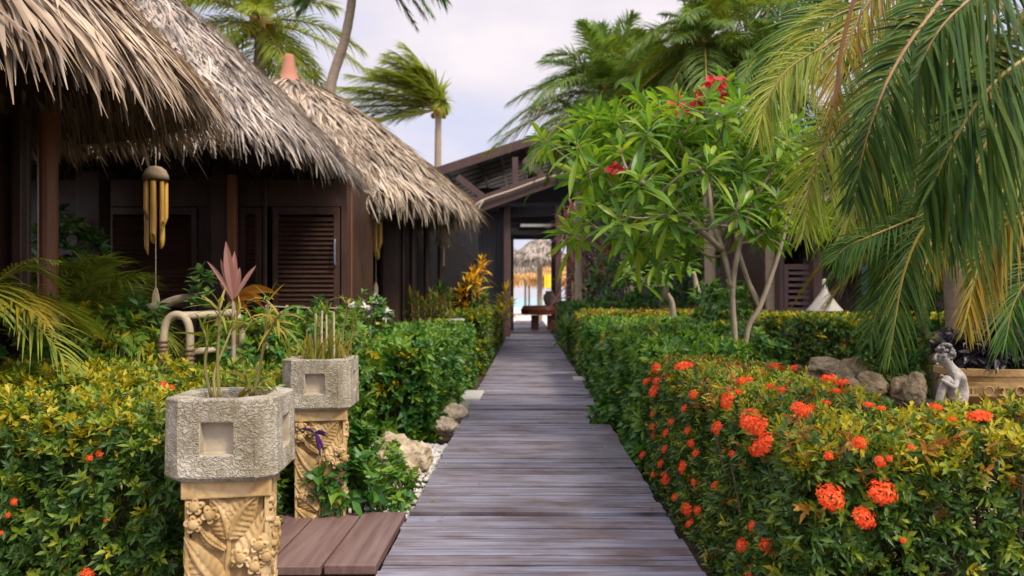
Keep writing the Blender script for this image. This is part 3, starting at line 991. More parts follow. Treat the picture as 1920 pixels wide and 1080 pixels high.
IX = ['ix_dark', 'ix_mid', 'ix_young', 'ix_bronze']
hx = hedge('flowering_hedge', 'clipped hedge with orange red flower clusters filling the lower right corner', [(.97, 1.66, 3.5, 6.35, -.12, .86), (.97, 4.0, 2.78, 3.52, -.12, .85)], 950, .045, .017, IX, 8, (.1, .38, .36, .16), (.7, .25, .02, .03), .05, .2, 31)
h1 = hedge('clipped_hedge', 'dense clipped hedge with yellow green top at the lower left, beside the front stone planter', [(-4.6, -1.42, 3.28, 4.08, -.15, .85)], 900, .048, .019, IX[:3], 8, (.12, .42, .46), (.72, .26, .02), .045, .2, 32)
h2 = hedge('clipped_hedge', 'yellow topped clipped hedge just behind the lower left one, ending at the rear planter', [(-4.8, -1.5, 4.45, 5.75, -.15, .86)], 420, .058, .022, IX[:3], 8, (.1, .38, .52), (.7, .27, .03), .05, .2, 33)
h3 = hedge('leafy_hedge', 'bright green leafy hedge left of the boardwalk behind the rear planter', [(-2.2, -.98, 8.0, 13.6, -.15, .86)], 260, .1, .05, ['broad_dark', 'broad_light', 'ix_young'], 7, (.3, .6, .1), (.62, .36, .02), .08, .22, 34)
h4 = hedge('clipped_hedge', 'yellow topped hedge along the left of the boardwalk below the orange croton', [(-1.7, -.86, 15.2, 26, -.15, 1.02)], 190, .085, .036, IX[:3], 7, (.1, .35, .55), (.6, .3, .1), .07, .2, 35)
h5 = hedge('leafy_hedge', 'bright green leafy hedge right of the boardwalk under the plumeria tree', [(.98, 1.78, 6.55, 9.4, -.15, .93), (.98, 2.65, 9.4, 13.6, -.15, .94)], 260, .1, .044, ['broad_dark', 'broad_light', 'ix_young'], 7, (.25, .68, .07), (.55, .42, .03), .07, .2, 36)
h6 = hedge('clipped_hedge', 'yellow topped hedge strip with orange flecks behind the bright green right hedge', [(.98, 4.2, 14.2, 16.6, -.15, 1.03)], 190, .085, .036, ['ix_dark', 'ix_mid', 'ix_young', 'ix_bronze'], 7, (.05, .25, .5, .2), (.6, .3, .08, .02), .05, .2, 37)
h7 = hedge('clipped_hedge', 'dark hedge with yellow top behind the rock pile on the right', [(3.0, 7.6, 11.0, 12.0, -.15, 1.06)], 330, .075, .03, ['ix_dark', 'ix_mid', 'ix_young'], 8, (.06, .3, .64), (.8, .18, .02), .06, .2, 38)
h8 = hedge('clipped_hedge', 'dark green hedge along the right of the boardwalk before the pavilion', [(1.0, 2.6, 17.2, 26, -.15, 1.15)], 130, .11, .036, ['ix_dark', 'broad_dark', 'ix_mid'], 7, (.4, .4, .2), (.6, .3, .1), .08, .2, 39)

# ixora flower heads
def flower_mesh(r):
    mb = MB()
    n = 40
    i = np.arange(n)
    ph = i * 2.39996
    zz = 1 - .95 * (i + .5) / n
    rr = np.sqrt(1 - zz ** 2)
    nn = np.stack([rr * np.cos(ph), rr * np.sin(ph), zz], 1)
    c = nn * np.array([.05, .05, .027]) * r.uniform(.72, 1.2, (n, 1)) + r.normal(0, .003, (n, 3))
    u, v = perp(nn)
    for k in range(4):
        a = k * np.pi / 2 + r.random(n) * .5
        a = a if k == 0 else a0 + k * np.pi / 2
        if k == 0: a0 = a
        d = norm(u * np.cos(a)[:, None] + v * np.sin(a)[:, None] + nn * .25)
        ribbons(mb, c, d, norm(np.cross(d, nn)), .018 * r.uniform(.75, 1.2, n), .0115, .15, np.array([.4, 1, .25]), .15)
    for j in range(n):
        if j % 3 == 0:
            tube(mb, [c[j] * .3 + [0, 0, -.02], c[j]], .0012, 4, cap=False)
    return mb


FM = []
for s in range(3):
    o = flower_mesh(np.random.default_rng(60 + s)).build('flower_cluster', M['petal'])
    FM.append(o.data)
    bpy.data.objects.remove(o)


def put_flower(parent, p, n, size, i):
    o = bpy.data.objects.new('flower_cluster', FM[i % 3])
    COL.objects.link(o)
    o.parent = parent
    o.location = Vector([float(c) for c in p])
    q = Vector([float(c) for c in n]).to_track_quat('Z', 'Y')
    o.rotation_euler = q.to_euler()
    o.scale = (size, size, size * rng.uniform(.8, 1.15))
    return o


def hit(px, py, boxes):
    d = np.array([(px - CX) / F, 1, -(py - CY) / F])
    best = None
    for (x0, x1, y0, y1, z0, z1) in boxes:
        for nn, ax, val in (((0, 0, 1), 2, z1), ((0, -1, 0), 1, y0), ((-1, 0, 0), 0, x0)):
            org = np.array([0, 0, EYE])
            if abs(d[ax]) < 1e-9: continue
            s = (val - org[ax]) / d[ax]
            if s <= 0: continue
            p = org + d * s
            if all((x0 - .02, y0 - .02, z0)[k] <= p[k] <= (x1 + .02, y1 + .02, z1 + .02)[k] for k in range(3)):
                if best is None or s < best[0]: best = (s, p, np.array(nn, float))
    return best


FL = [(1205, 688, 11), (1247, 690, 12), (1282, 707, 21), (1245, 733, 19), (1196, 737, 9), (1240, 776, 10), (1243, 800, 13), (1266, 812, 11), (1206, 852, 10), (1262, 843, 10), (1300, 876, 14), (1240, 890, 8), (1323, 850, 10), (1308, 955, 15), (1312, 982, 11), (1273, 1012, 15), (1435, 985, 11), (1417, 1022, 16), (1462, 1022, 15), (1403, 1074, 12), (1388, 752, 20), (1390, 735, 12), (1405, 783, 26), (1432, 792, 22), (1452, 802, 22), (1502, 797, 22), (1465, 832, 24), (1448, 842, 20), (1368, 802, 16), (1490, 765, 10), (1513, 762, 10), (1600, 825, 15), (1545, 924, 30), (1638, 916, 31), (1606, 962, 25), (1835, 812, 26), (1556, 735, 20), (1580, 742, 16), (1453, 708, 18), (1492, 712, 16), (1666, 742, 13), (1340, 672, 10), (1318, 740, 11), (1830, 758, 14), (1875, 768, 12), (1755, 790, 14), (1405, 730, 8), (1680, 1005, 7)]
for _ in range(38):
    if rng.random() < .6: FL.append((rng.uniform(1195, 1390), rng.uniform(680, 960), rng.uniform(6, 12)))
    else: FL.append((rng.uniform(1250, 1900), rng.uniform(690, 860), rng.uniform(7, 13)))
BX = [(.97, 1.66, 3.5, 6.35, -.12, .86), (.97, 4.0, 2.78, 3.52, -.12, .85)]
for i, (a, b, s) in enumerate(FL):
    h = hit(a, b, BX)
    if h is None: continue
    dist, p, nn = h
    size = .9 * s / F * dist / .058
    ax = norm(nn * .8 + np.array([0, -.25, .5]) + rng.normal(0, .25, 3))
    put_flower(hx, p + nn * (.05 + .012 * size), ax, size, i)
for i, (a, b, s) in enumerate([(176, 856, 9), (195, 848, 9), (36, 937, 9), (24, 962, 8), (172, 1072, 18), (207, 972, 7), (12, 995, 6)]):
    h = hit(a, b, [(-4.6, -1.42, 3.28, 4.08, -.15, .85)])
    if h is None: continue
    put_flower(h1, h[1] + h[2] * .035, norm(h[2] + [0, 0, .3]), .78 * s / F * h[0] / .058, i)
for i, (a, b, s) in enumerate([(310, 722, 9), (325, 726, 7)]):
    h = hit(a, b, [(-4.8, -1.5, 4.45, 5.75, -.15, .86)])
    if h: put_flower(h2, h[1] + h[2] * .03, norm(h[2] + [0, -.3, .3]), s / F * h[0] / .058, i)
for i, (a, b, s) in enumerate([(1578, 648, 6), (1720, 640, 7), (1690, 655, 5)]):
    h = hit(a, b, [(3.0, 7.6, 11.0, 12.0, -.15, 1.06)])
    if h: put_flower(h7, h[1] + h[2] * .05, norm(h[2] + [0, 0, .3]), s / F * h[0] / .058, i)

# ------------------------------------------------------------------ stone planters on carved pedestals
def octagon(w, cut):
    a, b = w / 2, w / 2 - cut
    return [(-b, -a), (b, -a), (a, -b), (a, b), (b, a), (-b, a), (-a, b), (-a, -b)]


def relief_leaf(mb, base, tip, w, yf, h=.02, bend=0., ser=0):
    """a carved leaf on the face y=yf: base/tip (x,z)"""
    base, tip = np.array(base, float), np.array(tip, float)
    ax = tip - base
    L = np.linalg.norm(ax)
    ax /= L
    nx = np.array([-ax[1], ax[0]])
    K, J = 40, 16
    V = []
    for i in range(K):
        s = i / (K - 1)
        c = base + ax * L * s + nx * bend * L * math.sin(math.pi * s)
        hw = w / 2 * (math.sin(math.pi * min(1, .06 + .94 * s) ** .8) + .02) * (1 + ser * (.05 if (i // 2) % 2 else -.03))
        for j in range(J + 1):
            v = -1 + 2 * j / J
            p = c + nx * hw * v
            dome = h * (1 - v * v) ** .5
            rib = .009 * math.exp(-(v / .11) ** 2) - .006 * math.exp(-((abs(v) - .24) / .09) ** 2)
            groove = -.0035 * math.cos(2 * math.pi * (s * 9 - abs(v) * 1.3)) * (1 if abs(v) > .15 else 0)
            V.append((p[0], yf - max(0, dome * .75 + rib + groove if abs(v) < .99 else 0) + (.004 if abs(v) > .99 else 0), p[1]))
    q = [(i * (J + 1) + j, i * (J + 1) + j + 1, (i + 1) * (J + 1) + j + 1, (i + 1) * (J + 1) + j) for i in range(K - 1) for j in range(J)]
    mb.arr(V, None, q)


def relief_flower(mb, c, r, yf, rot=0., h=.022):
    for k in range(5):
        a = rot + k * 2 * math.pi / 5
        cx, cz = c[0] + r * .55 * math.cos(a), c[1] + r * .55 * math.sin(a)
        V = []
        n, m = 12, 5
        for i in range(m):
            s = i / (m - 1)
            for j in range(n):
                b = j * 2 * math.pi / n
                ex, ez = r * .52 * s * math.cos(b), r * .4 * s * math.sin(b)
                x = cx + ex * math.cos(a) - ez * math.sin(a)
                z = cz + ex * math.sin(a) + ez * math.cos(a)
                lip = h * (.62 + .38 * math.sin(s * math.pi * .75) + .15 * math.sin(b + .8)) if s < .98 else 0
                V.append((x, yf - lip, z))
        q = [(i * n + j, i * n + (j + 1) % n, (i + 1) * n + (j + 1) % n, (i + 1) * n + j) for i in range(m - 1) for j in range(n)]
        mb.arr(V, None, q)
    lathe_v = []
    for i, (rr, yy) in enumerate(((.0, .03), (.012, .03), (.02, .024), (.022, .0))):
        for j in range(10):
            lathe_v.append((c[0] + rr * math.cos(j * .628), yf - yy, c[1] + rr * math.sin(j * .628)))
    mb.arr(lathe_v, None, [(i * 10 + j, i * 10 + (j + 1) % 10, (i + 1) * 10 + (j + 1) % 10, (i + 1) * 10 + j) for i in range(3) for j in range(10)])


def planter(loc, label):
    x, y, z = loc
    t = thing('stone_planter', label, 'planter', loc, 'stone planters on carved pedestals')
    # bowl
    mb = MB()
    W_, cut = .415, .066
    z0, z1 = .83, 1.115
    def ring(o, zz): return [(x + a, y + b, z + zz) for a, b in o]
    o1, o2 = octagon(W_, cut), octagon(W_ * .97, cut * .97)
    an = math.pi / 8
    circ = [(.155 * math.cos(math.radians(k)), .155 * math.sin(math.radians(k))) for k in (-113, -67, -23, 23, 67, 113, 157, 203)]
    # walls with square recess in each broad face
    for k in range(8):
        a, b = np.array(o1[k]), np.array(o1[(k + 1) % 8])
        if k % 2 == 0:
            mid = (a + b) / 2
            n_ = norm(-mid)
            def wp(u, zz, dep=0.): 
                q = a + (b - a) * u + n_ * dep
                return (x + q[0], y + q[1], z + zz)
            us, zs = (0, .29, .71, 1), (z0, z0 + .085, z0 + .205, z1)
            G = [[wp(u, zz) for u in us] for zz in zs]
            V = [p for row in G for p in row]
            q = [(r_ * 4 + c_, r_ * 4 + c_ + 1, r_ * 4 + c_ + 5, r_ * 4 + c_ + 4) for r_ in range(3) for c_ in range(3) if not (r_ == 1 and c_ == 1)]
            R_ = [wp(u, zz, .05) for zz in zs[1:3] for u in us[1:3]]
            V += R_
            q += [(16, 17, 19, 18), (5, 6, 17, 16), (6, 10, 19, 17), (10, 9, 18, 19), (9, 5, 16, 18)]
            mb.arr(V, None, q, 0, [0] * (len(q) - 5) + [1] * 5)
        else:
            V = [(x + a[0], y + a[1], z + z0), (x + b[0], y + b[1], z + z0), (x + b[0], y + b[1], z + z1), (x + a[0], y + a[1], z + z1)]
            mb.arr(V, None, [(0, 1, 2, 3)])
    top = ring(o1, z1) + ring(o2, z1 + .008) + [(x + a, y + b, z + z1 + .006) for a, b in circ] + [(x + a * .98, y + b * .98, z + z1 - .07) for a, b in circ]
    q = [(r_ * 8 + j, r_ * 8 + (j + 1) % 8, (r_ + 1) * 8 + (j + 1) % 8, (r_ + 1) * 8 + j) for r_ in range(3) for j in range(8)]
    mb.arr(top, None, q)
    bot = ring(o1, z0) + ring(octagon(W_ * .9, cut * .9), z0 - .02)
    mb.arr(bot, None, [(j, 8 + j, 8 + (j + 1) % 8, (j + 1) % 8) for j in range(8)] + [(8, 15, 10, 9), (10, 15, 14, 11), (11, 14, 13, 12)])
    o = mb.build('bowl', [M['stucco'], M['recess']], t)
    w = o.modifiers.new('weld', 'WELD')
    w.merge_threshold = .0004
    b = o.modifiers.new('bevel', 'BEVEL')
    b.width, b.segments, b.limit_method, b.angle_limit = .014, 3, 'ANGLE', R(25)
    mb = MB()
    V = [(x + a * .975, y + b_ * .975, z + z1 - .045) for a, b_ in circ]
    mb.arr(V, None, [(0, 1, 2, 3), (0, 3, 4, 7), (4, 5, 6, 7)])
    mb.build('soil', M['soil'], t)
    # pedestal
    mb = MB()
    hw = .15
    box(mb, x - hw - .012, x + hw + .012, y - hw - .012, y + hw + .012, z + .745, z + .812)
    mb.build('cap_block', M['sandstone'], t, bevel=.006)
    mb = MB()
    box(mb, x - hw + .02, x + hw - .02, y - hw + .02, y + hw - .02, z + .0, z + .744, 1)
    for sx in (-1, 1):
        for sy in (-1, 1):
            box(mb, x + sx * hw - (.016 if sx > 0 else 0), x + sx * hw + (.016 if sx < 0 else 0), y + sy * hw - (.016 if sy > 0 else 0), y + sy * hw + (.016 if sy < 0 else 0), z, z + .743)
    box(mb, x - hw - .02, x + hw + .02, y - hw - .02, y + hw + .02, z - .01, z + .06)
    mb.build('pedestal', [M['sandstone'], M['sandstone_shade']], t, bevel=.004)
    mb = MB()
    for side in range(2):
        m2 = MB()
        yf = -hw + .022
        q_ = lambda zx, zy: ((zx - 1080) * .00081, .744 - (zy - 660) * .00081)
        for a, b_, w_, h_, bd, sr in (((1086, 850), (1225, 650), .13, .027, .1, 1), ((1100, 985), (1262, 700), .11, .02, -.1, 1), ((1080, 850), (1000, 650), .115, .026, -.1, 0), ((1070, 905), (955, 785), .05, .026, .12, 0),
                                      ((1062, 1085), (893, 830), .125, .03, .08, 0), ((1050, 1190), (893, 960), .11, .026, .08, 0), ((1100, 1180), (1258, 1010), .11, .026, -.08, 1), ((1060, 1330), (893, 1120), .12, .026, .05, 0), ((1095, 1360), (1262, 1130), .12, .026, -.05, 1), ((1080, 1480), (900, 1300), .11, .026, .05, 0), ((1085, 1500), (1250, 1320), .11, .026, -.05, 0)):
            relief_leaf(m2, q_(*a), q_(*b_), w_, yf, h_, bd, sr)
        for c, r_, ro in (((938, 692), .036, .2), ((1008, 735), .036, .9), ((934, 776), .036, 1.7), ((1222, 888), .036, .1), ((1142, 942), .038, .8), ((1205, 985), .036, 1.5), ((1258, 945), .03, .4), ((950, 1220), .036, .4), ((1190, 1280), .038, 1.1)):
            relief_flower(m2, q_(*c), r_, yf - .012, ro)
        tube(m2, [(a, yf + .0, b) for a, b in spline([(0.0, .04, 0), (.004, .2, 0), (-.004, .36, 0), (.0, .5, 0), (.006, .6, 0)], 24)[:, :2]], [.018, .015, .008], 8)
        V = np.concatenate(m2.v)
        a = 0 if side == 0 else math.pi / 2
        c_, s_ = math.cos(a), math.sin(a)
        V2 = np.stack([V[:, 0] * c_ - V[:, 1] * s_ + x, V[:, 0] * s_ + V[:, 1] * c_ + y, V[:, 2] + z], 1)
        mb.arr(V2, np.concatenate(m2.t) if m2.t else None, np.concatenate(m2.q))
    mb.build('carved_relief', M['sandstone'], t, smooth=True)
    for ch in t.children:
        if ch.name.split('.')[0] in ('cap_block', 'pedestal', 'carved_relief'):
            ch.matrix_parent_inverse = Matrix.Rotation(R(8), 4, 'Z') @ ch.matrix_parent_inverse
    return t


pl1 = planter((-1.165, 3.16, -.15), 'front octagonal stone planter on a carved flower pedestal, beside the wooden platform')
pl1.rotation_euler.z = R(4)
pl2 = dup(pl1, (-1.295, 5.02, -.15), R(3), 1.0, 'rear octagonal stone planter on a carved pedestal, behind the wooden platform')

# plants in the planters
def stem_plant(name, label, loc, stems, mats, cat='potted plant', n=22, L=.16, W=.012, seed=1, rad=.007, group=None):
    r = np.random.default_rng(seed)
    t = thing(name, label, cat, loc, group)
    ml = MB()
    for s in stems:
        pts = spline(s, 14)
        ms = MB()
        tube(ms, pts, [rad, rad * .55], 7)
        ms.build('stem', M['stem_green'], t, smooth=True)
        tip = pts[-1]
        ax = norm(pts[-1] - pts[-3])
        nl = n
        ph = np.arange(nl) * 2.4 + r.random() * 6
        el = np.radians(r.uniform(5, 75, nl))
        u, v = perp(ax[None])
        out = u * np.cos(ph)[:, None] + v * np.sin(ph)[:, None]
        d = norm(ax * np.sin(el)[:, None] + out * np.cos(el)[:, None])
        b = tip - ax * (r.random(nl) * .13)[:, None]
        ribbons(ml, b, d, norm(np.cross(d, ax[None]) + 1e-6), L * r.uniform(.6, 1.25, nl), W * r.uniform(.7, 1.3, nl), r.uniform(.15, .7, nl), np.array([.4, 1, .9, .6, .06]), .3, r.integers(0, len(mats), nl))
    ml.build('leaves', [M[m] for m in mats], t)
    return t


S = lambda *a: [P(px, py, d) for px, py, d in a]
stem_plant('potted_croton', 'spindly croton with narrow leaves growing in the front stone planter', (-1.165, 3.16, .92),
           [S((412, 752, 3.16), (408, 680, 3.15), (412, 600, 3.14), (410, 562, 3.13)),
            S((396, 744, 3.2), (385, 690, 3.22), (388, 640, 3.25), (376, 605, 3.28)),
            S((474, 742, 3.18), (487, 690, 3.17), (500, 610, 3.16), (503, 560, 3.15)),
            S((494, 640, 3.16), (512, 610, 3.1), (528, 585, 3.05)),
            S((470, 742, 3.24), (462, 715, 3.26), (455, 700, 3.3)),
            S((404, 748, 3.2), (402, 700, 3.25), (425, 640, 3.3), (452, 575, 3.35)),
            S((478, 742, 3.2), (488, 720, 3.22), (502, 712, 3.25))],
           ['grassy', 'palm_gold', 'ix_mid'], n=17, L=.13, W=.011, seed=71)
t = stem_plant('potted_grass', 'clump of yellow green grassy stems growing in the rear stone planter', (-1.295, 5.02, .92),
               [S((640, 672, 5.0), (645, 610, 5.0), (652, 560, 5.0)), S((622, 674, 5.05), (618, 620, 5.1), (612, 575, 5.1)), S((604, 672, 5.05), (600, 620, 5.05), (588, 585, 5.05)), S((650, 672, 5.05), (660, 630, 5.05), (668, 590, 5.05))],
               ['grassy', 'ix_mid'], n=16, L=.14, W=.013, seed=72, rad=.006)
mb = MB()
n = 150
b = np.array([-1.295, 5.02, .92]) + np.stack([rng.normal(0, .07, n), rng.normal(0, .06, n), np.zeros(n)], 1)
d = norm(np.stack([rng.normal(.1, .28, n), rng.normal(0, .25, n), np.ones(n)], 1))
ribbons(mb, b, d, norm(np.cross(d, [[0, 1., .2]])), rng.uniform(.15, .36, n), .011, rng.uniform(.05, .5, n), np.array([.6, 1, .9, .6, .08]), .3, 0)
mb.build('blades', M['grassy'], t)
mb = MB()
for px, tp in ((592, 588), (604, 582), (612, 590), (626, 585)):
    tube(mb, [P(px + rng.uniform(-2, 2), 674, 4.98), P(px, tp, 4.98)], .006, 6)
mb.build('canes', M['rattan'], t)

# ------------------------------------------------------------------ rocks, ground cover and small garden things
def rock(loc, s, label, mat, seed, flat=1.0, group=None):
    import bmesh
    from mathutils import noise
    r = np.random.default_rng(seed)
    bm = bmesh.new()
    bmesh.ops.create_icosphere(bm, subdivisions=4, radius=1)
    off = Vector(r.uniform(-50, 50, 3))
    for v in bm.verts:
        n = noise.fractal(v.co * 1.1 + off, .9, 2.1, 5)
        c = noise.noise(v.co * 3.1 + off)
        v.co *= 1 + .34 * n + .07 * abs(c)
        v.co.x *= s[0]; v.co.y *= s[1]; v.co.z *= s[2]
    me = bpy.data.meshes.new('rock')
    bm.to_mesh(me)
    bm.free()
    me.materials.append(M[mat])
    o = bpy.data.objects.new('rock', me)
    COL.objects.link(o)
    o.location = Vector([float(c) for c in loc])
    o.rotation_euler.z = r.uniform(0, 6)
    return tag(o, label, 'rock', group)


GR = 'rocks beside the boardwalk'
for i, (px, py, d, s, lab) in enumerate(((742, 858, 6.55, (.2, .17, .2), 'tall jagged coral rock, largest beside the left edge of the boardwalk'), (700, 868, 6.7, (.17, .15, .14), 'pinkish coral rock left of the tall jagged one'), (783, 862, 6.75, (.13, .14, .13), 'grey pitted coral rock between the tall jagged one and the boardwalk'),
                                        (765, 890, 6.3, (.12, .1, .09), 'low pale rock in front of the jagged coral rock'), (850, 778, 9.0, (.13, .16, .12), 'brown rock under the green hedge at the boardwalk edge'), (838, 800, 8.2, (.12, .13, .09), 'smaller tan rock just nearer than the brown one by the hedge foot'), (655, 880, 6.4, (.14, .12, .12), 'dark rock right of the rear planter pedestal'))):
    rock(P(px, py, d), s, lab, 'rock', 80 + i, group=GR)
GR = 'rocks in the pile on the right'
for i, (px, py, d, s, lab) in enumerate(((1548, 692, 9.6, (.2, .17, .085), 'flat oval tan rock on top of the rock pile'), (1532, 712, 9.7, (.16, .16, .14), 'darker rock under the flat oval one in the pile'), (1578, 716, 9.5, (.16, .15, .13), 'brown rock in the middle of the rock pile'), (1602, 702, 9.8, (.17, .16, .13), 'upright rock at the right of the pile crest'),
                                        (1632, 726, 9.3, (.2, .18, .12), 'broad rounded rock low in the right of the pile'), (1690, 734, 9.2, (.13, .13, .12), 'tan rock alone beside the grey one, right of the pile'), (1716, 736, 9.0, (.12, .12, .14), 'grey rock nearest the clay trough'), (1478, 712, 9.0, (.17, .15, .09), 'reddish low rock at the left end of the pile'), (1590, 742, 9.0, (.17, .15, .14), 'low rock half hidden by the flowers in front of the pile'))):
    rock(P(px, py - 4, d), (s[0] * .95, s[1] * .95, s[2] * 1.3), lab, 'rock_brown', 90 + i, group=GR)
mb = MB()
for (x0, x1, y0, y1) in ((2.2, 5.5, 8.3, 10.6),):
    n = 26
    xs, ys = np.linspace(x0, x1, n), np.linspace(y0, y1, n)
    V = [(a, b, -.16 + .4 * math.sin(math.pi * i / (n - 1)) ** .7 * math.sin(math.pi * j / (n - 1)) ** .7 + rng.normal(0, .012)) for j, b in enumerate(ys) for i, a in enumerate(xs)]
    mb.arr(V, None, [(j * n + i, j * n + i + 1, (j + 1) * n + i + 1, (j + 1) * n + i) for j in range(n - 1) for i in range(n - 1)])
struct(mb.build('soil_mound', M['ground'], smooth=True))

# pebbles (stuff)
mb = MB()
ic = np.array([(0, 0, 1), (.9, 0, .45), (.28, .86, .45), (-.73, .53, .45), (-.73, -.53, .45), (.28, -.86, .45), (.73, .53, -.45), (-.28, .86, -.45), (-.9, 0, -.45), (-.28, -.86, -.45), (.73, -.53, -.45), (0, 0, -1)])
it = [(0, 1, 2), (0, 2, 3), (0, 3, 4), (0, 4, 5), (0, 5, 1), (1, 6, 2), (2, 7, 3), (3, 8, 4), (4, 9, 5), (5, 10, 1), (6, 7, 2), (7, 8, 3), (8, 9, 4), (9, 10, 5), (10, 6, 1), (11, 7, 6), (11, 8, 7), (11, 9, 8), (11, 10, 9), (11, 6, 10)]
for i in range(650):
    yy = rng.uniform(5.05, 8)
    p = np.array([rng.uniform(-1.35, -.78) if yy < 6.6 else rng.uniform(-1.0, -.78), yy, -.14 + rng.uniform(0, .02)])
    s = rng.uniform(.012, .04) * np.array([1, rng.uniform(.7, 1.1), .6])
    a = rng.uniform(0, 6)
    V = ic * s
    V = np.stack([V[:, 0] * math.cos(a) - V[:, 1] * math.sin(a), V[:, 0] * math.sin(a) + V[:, 1] * math.cos(a), V[:, 2]], 1)
    mb.arr(V + p, it)
o = mb.build('pebbles', M['pebble'], smooth=True)
o['kind'] = 'stuff'
o['label'] = 'white pebbles scattered beside the boardwalk'
o['category'] = 'pebbles'


def bush(name, label, c, rad, n, mats, k=7, ll=.09, lw=.04, seed=1, cat='shrub', e=(5, 60), shell=.55, base=None, group=None, probs=None, g=.2, stems=6, prof=np.array([.2, 1, .6, .06])):
    r = np.random.default_rng(seed)
    t = thing(name, label, cat, (c[0], c[1], base if base is not None else -.15), group)
    d = norm(r.normal(0, 1, (n, 3)))
    rr = shell + (1 - shell) * r.random(n) ** .6
    lump = 1 + .16 * np.sin(d[:, 0] * 5 + seed) * np.sin(d[:, 2] * 6 + d[:, 1] * 4)
    p = np.array(c) + d * np.array(rad) * (rr * lump)[:, None]
    ax = d + np.array([0, 0, .6]) + r.normal(0, .35, (n, 3))
    m = r.choice(len(mats), n, p=probs) if probs else r.integers(0, len(mats), n)
    ml = MB()
    sprigs(ml, p, ax, k, ll, lw, ll * .6, m, e[0], e[1], g, prof=prof, r=r)
    ml.build('foliage', [M[x] for x in mats], t)
    ms = MB()
    z0 = base if base is not None else -.15
    for i in range(stems):
        b = np.array([c[0] + r.normal(0, .04), c[1] + r.normal(0, .04), z0])
        tip = p[r.integers(0, n)]
        tube(ms, spline([b, (b + tip) / 2 + r.normal(0, .03, 3), tip], 8), [.014, .006], 6)
    ms.build('stems', M['twig'], t, smooth=True)
    return t


BD = ['broad_dark', 'broad_light']
bush('ground_plant', 'low broad leaved plant at the foot of the rear planter', P(632, 905, 5.0), (.2, .12, .17), 95, BD, 6, .1, .06, 101, 'plant', probs=[.7, .3])
bush('ground_plant', 'low leafy plant between the pale rocks and the platform', P(735, 905, 5.7), (.17, .18, .16), 85, BD, 6, .075, .045, 102, 'plant', probs=[.55, .45])
bush('ground_plant', 'small leafy plant at the right rear corner of the platform', P(728, 945, 5.1), (.11, .08, .09), 45, BD, 6, .06, .036, 103, 'plant', probs=[.6, .4])
bush('ground_plant', 'climbing green plant against the rear planter pedestal', P(664, 850, 5.15), (.07, .06, .2), 50, BD, 6, .09, .05, 104, 'plant', probs=[.7, .3])
bush('ground_plant', 'ferny shrub left of the rear planter pedestal', P(560, 880, 5.25), (.12, .14, .3), 120, ['ix_dark', 'broad_dark', 'ix_mid'], 7, .07, .03, 105, 'plant')
bush('ground_plant', 'yellowish sapling growing in front of the jagged rock', P(722, 855, 6.1), (.1, .1, .16), 30, ['ix_mid', 'broad_light'], 5, .06, .03, 106, 'plant')
bush('ground_plant', 'small leafy weed leaning over the right boardwalk edge', P(1132, 778, 8.6), (.12, .12, .1), 30, BD, 6, .09, .06, 107, 'plant')
t = thing('purple_plant', 'purple leaved plant hanging on the rear planter pedestal', 'plant', P(607, 815, 4.78))
mb = MB()
c = P(590, 812, 4.82)
n = 5
d = norm(np.array([(-.5, -.4, .5), (1, -.2, .12), (.75, -.4, -.75), (.35, -.5, -.5), (.9, -.3, .4)]))
ribbons(mb, np.tile(c, (n, 1)), d, norm(np.cross(d, [[0, 1., .3]])), rng.uniform(.07, .14, n), .026, .4, np.array([.4, 1, .8, .05]), .3)
mb.build('leaves', M['purple'], t)
mb = MB()
tube(mb, spline([c, c + [-.05, .06, -.12], c + [-.1, .12, -.9]], 8), .005, 6)
mb.build('stem', M['stem_green'], t)

def spot(px, py, d, label):
    p = P(px, py, d)
    t = thing('garden_spotlight', label, 'garden light', (p[0], p[1], -.15), 'garden spotlights by the rear planter')
    mb = MB()
    tube(mb, [p + [0, .03, -.05], p + [-.02, -.05, .06]], [.03, .042], 14)
    mb.build('lamp_head', M['metal'], t, smooth=True)
    mb = MB()
    tube(mb, [(p[0], p[1], -.16), (p[0], p[1], p[2] - .04)], .012, 8)
    box(mb, p[0] - .026, p[0] + .026, p[1] - .03, p[1] - .01, p[2] - .17, p[2] - .02)
    mb.build('stake', M['metal'], t)


spot(567, 915, 5.3, 'blue grey garden spotlight standing behind the platform, left of the rear planter')
spot(694, 935, 5.3, 'dark blue grey garden spotlight among leaves behind the platform, right of the rear planter')

# bamboo bench behind the left hedges
t = thing('bamboo_bench', 'weathered bamboo bench frame with arched end behind the left hedges', 'bench', (*P(380, 640, 6.4)[:2], -.15))
A = lambda px, py, d: P(px, py, d)
arch = np.vstack([[A(306, 690, 6.2) * [1, 1, 0] + [0, 0, -.15]], spline([A(306, 690, 6.2), A(307, 625, 6.2), A(316, 598, 6.2), A(332, 590, 6.2), A(348, 598, 6.2), A(356, 625, 6.2), A(355, 690, 6.2)], 26), [A(355, 690, 6.2) * [1, 1, 0] + [0, 0, -.15]]])
mb = MB()
tube(mb, arch, .03, 12)
mb.build('arched_frame', M['rattan'], t, smooth=True)
arch2 = arch + (A(452, 690, 6.9) - A(355, 690, 6.2)) * [1, 1, 0]
mb = MB()
tube(mb, arch2, .034, 12)
mb.build('arched_frame', M['rattan'], t, smooth=True)
mb = MB()
tube(mb, [A(335, 592, 6.2), A(335, 592, 6.2) + (A(452, 690, 6.9) - A(355, 690, 6.2)) * [1, 1, 0]], .03, 12)
tube(mb, [A(356, 660, 6.2), A(356, 660, 6.2) + (A(452, 690, 6.9) - A(355, 690, 6.2)) * [1, 1, 0]], .026, 10)
mb.build('rail', M['rattan'], t, smooth=True)
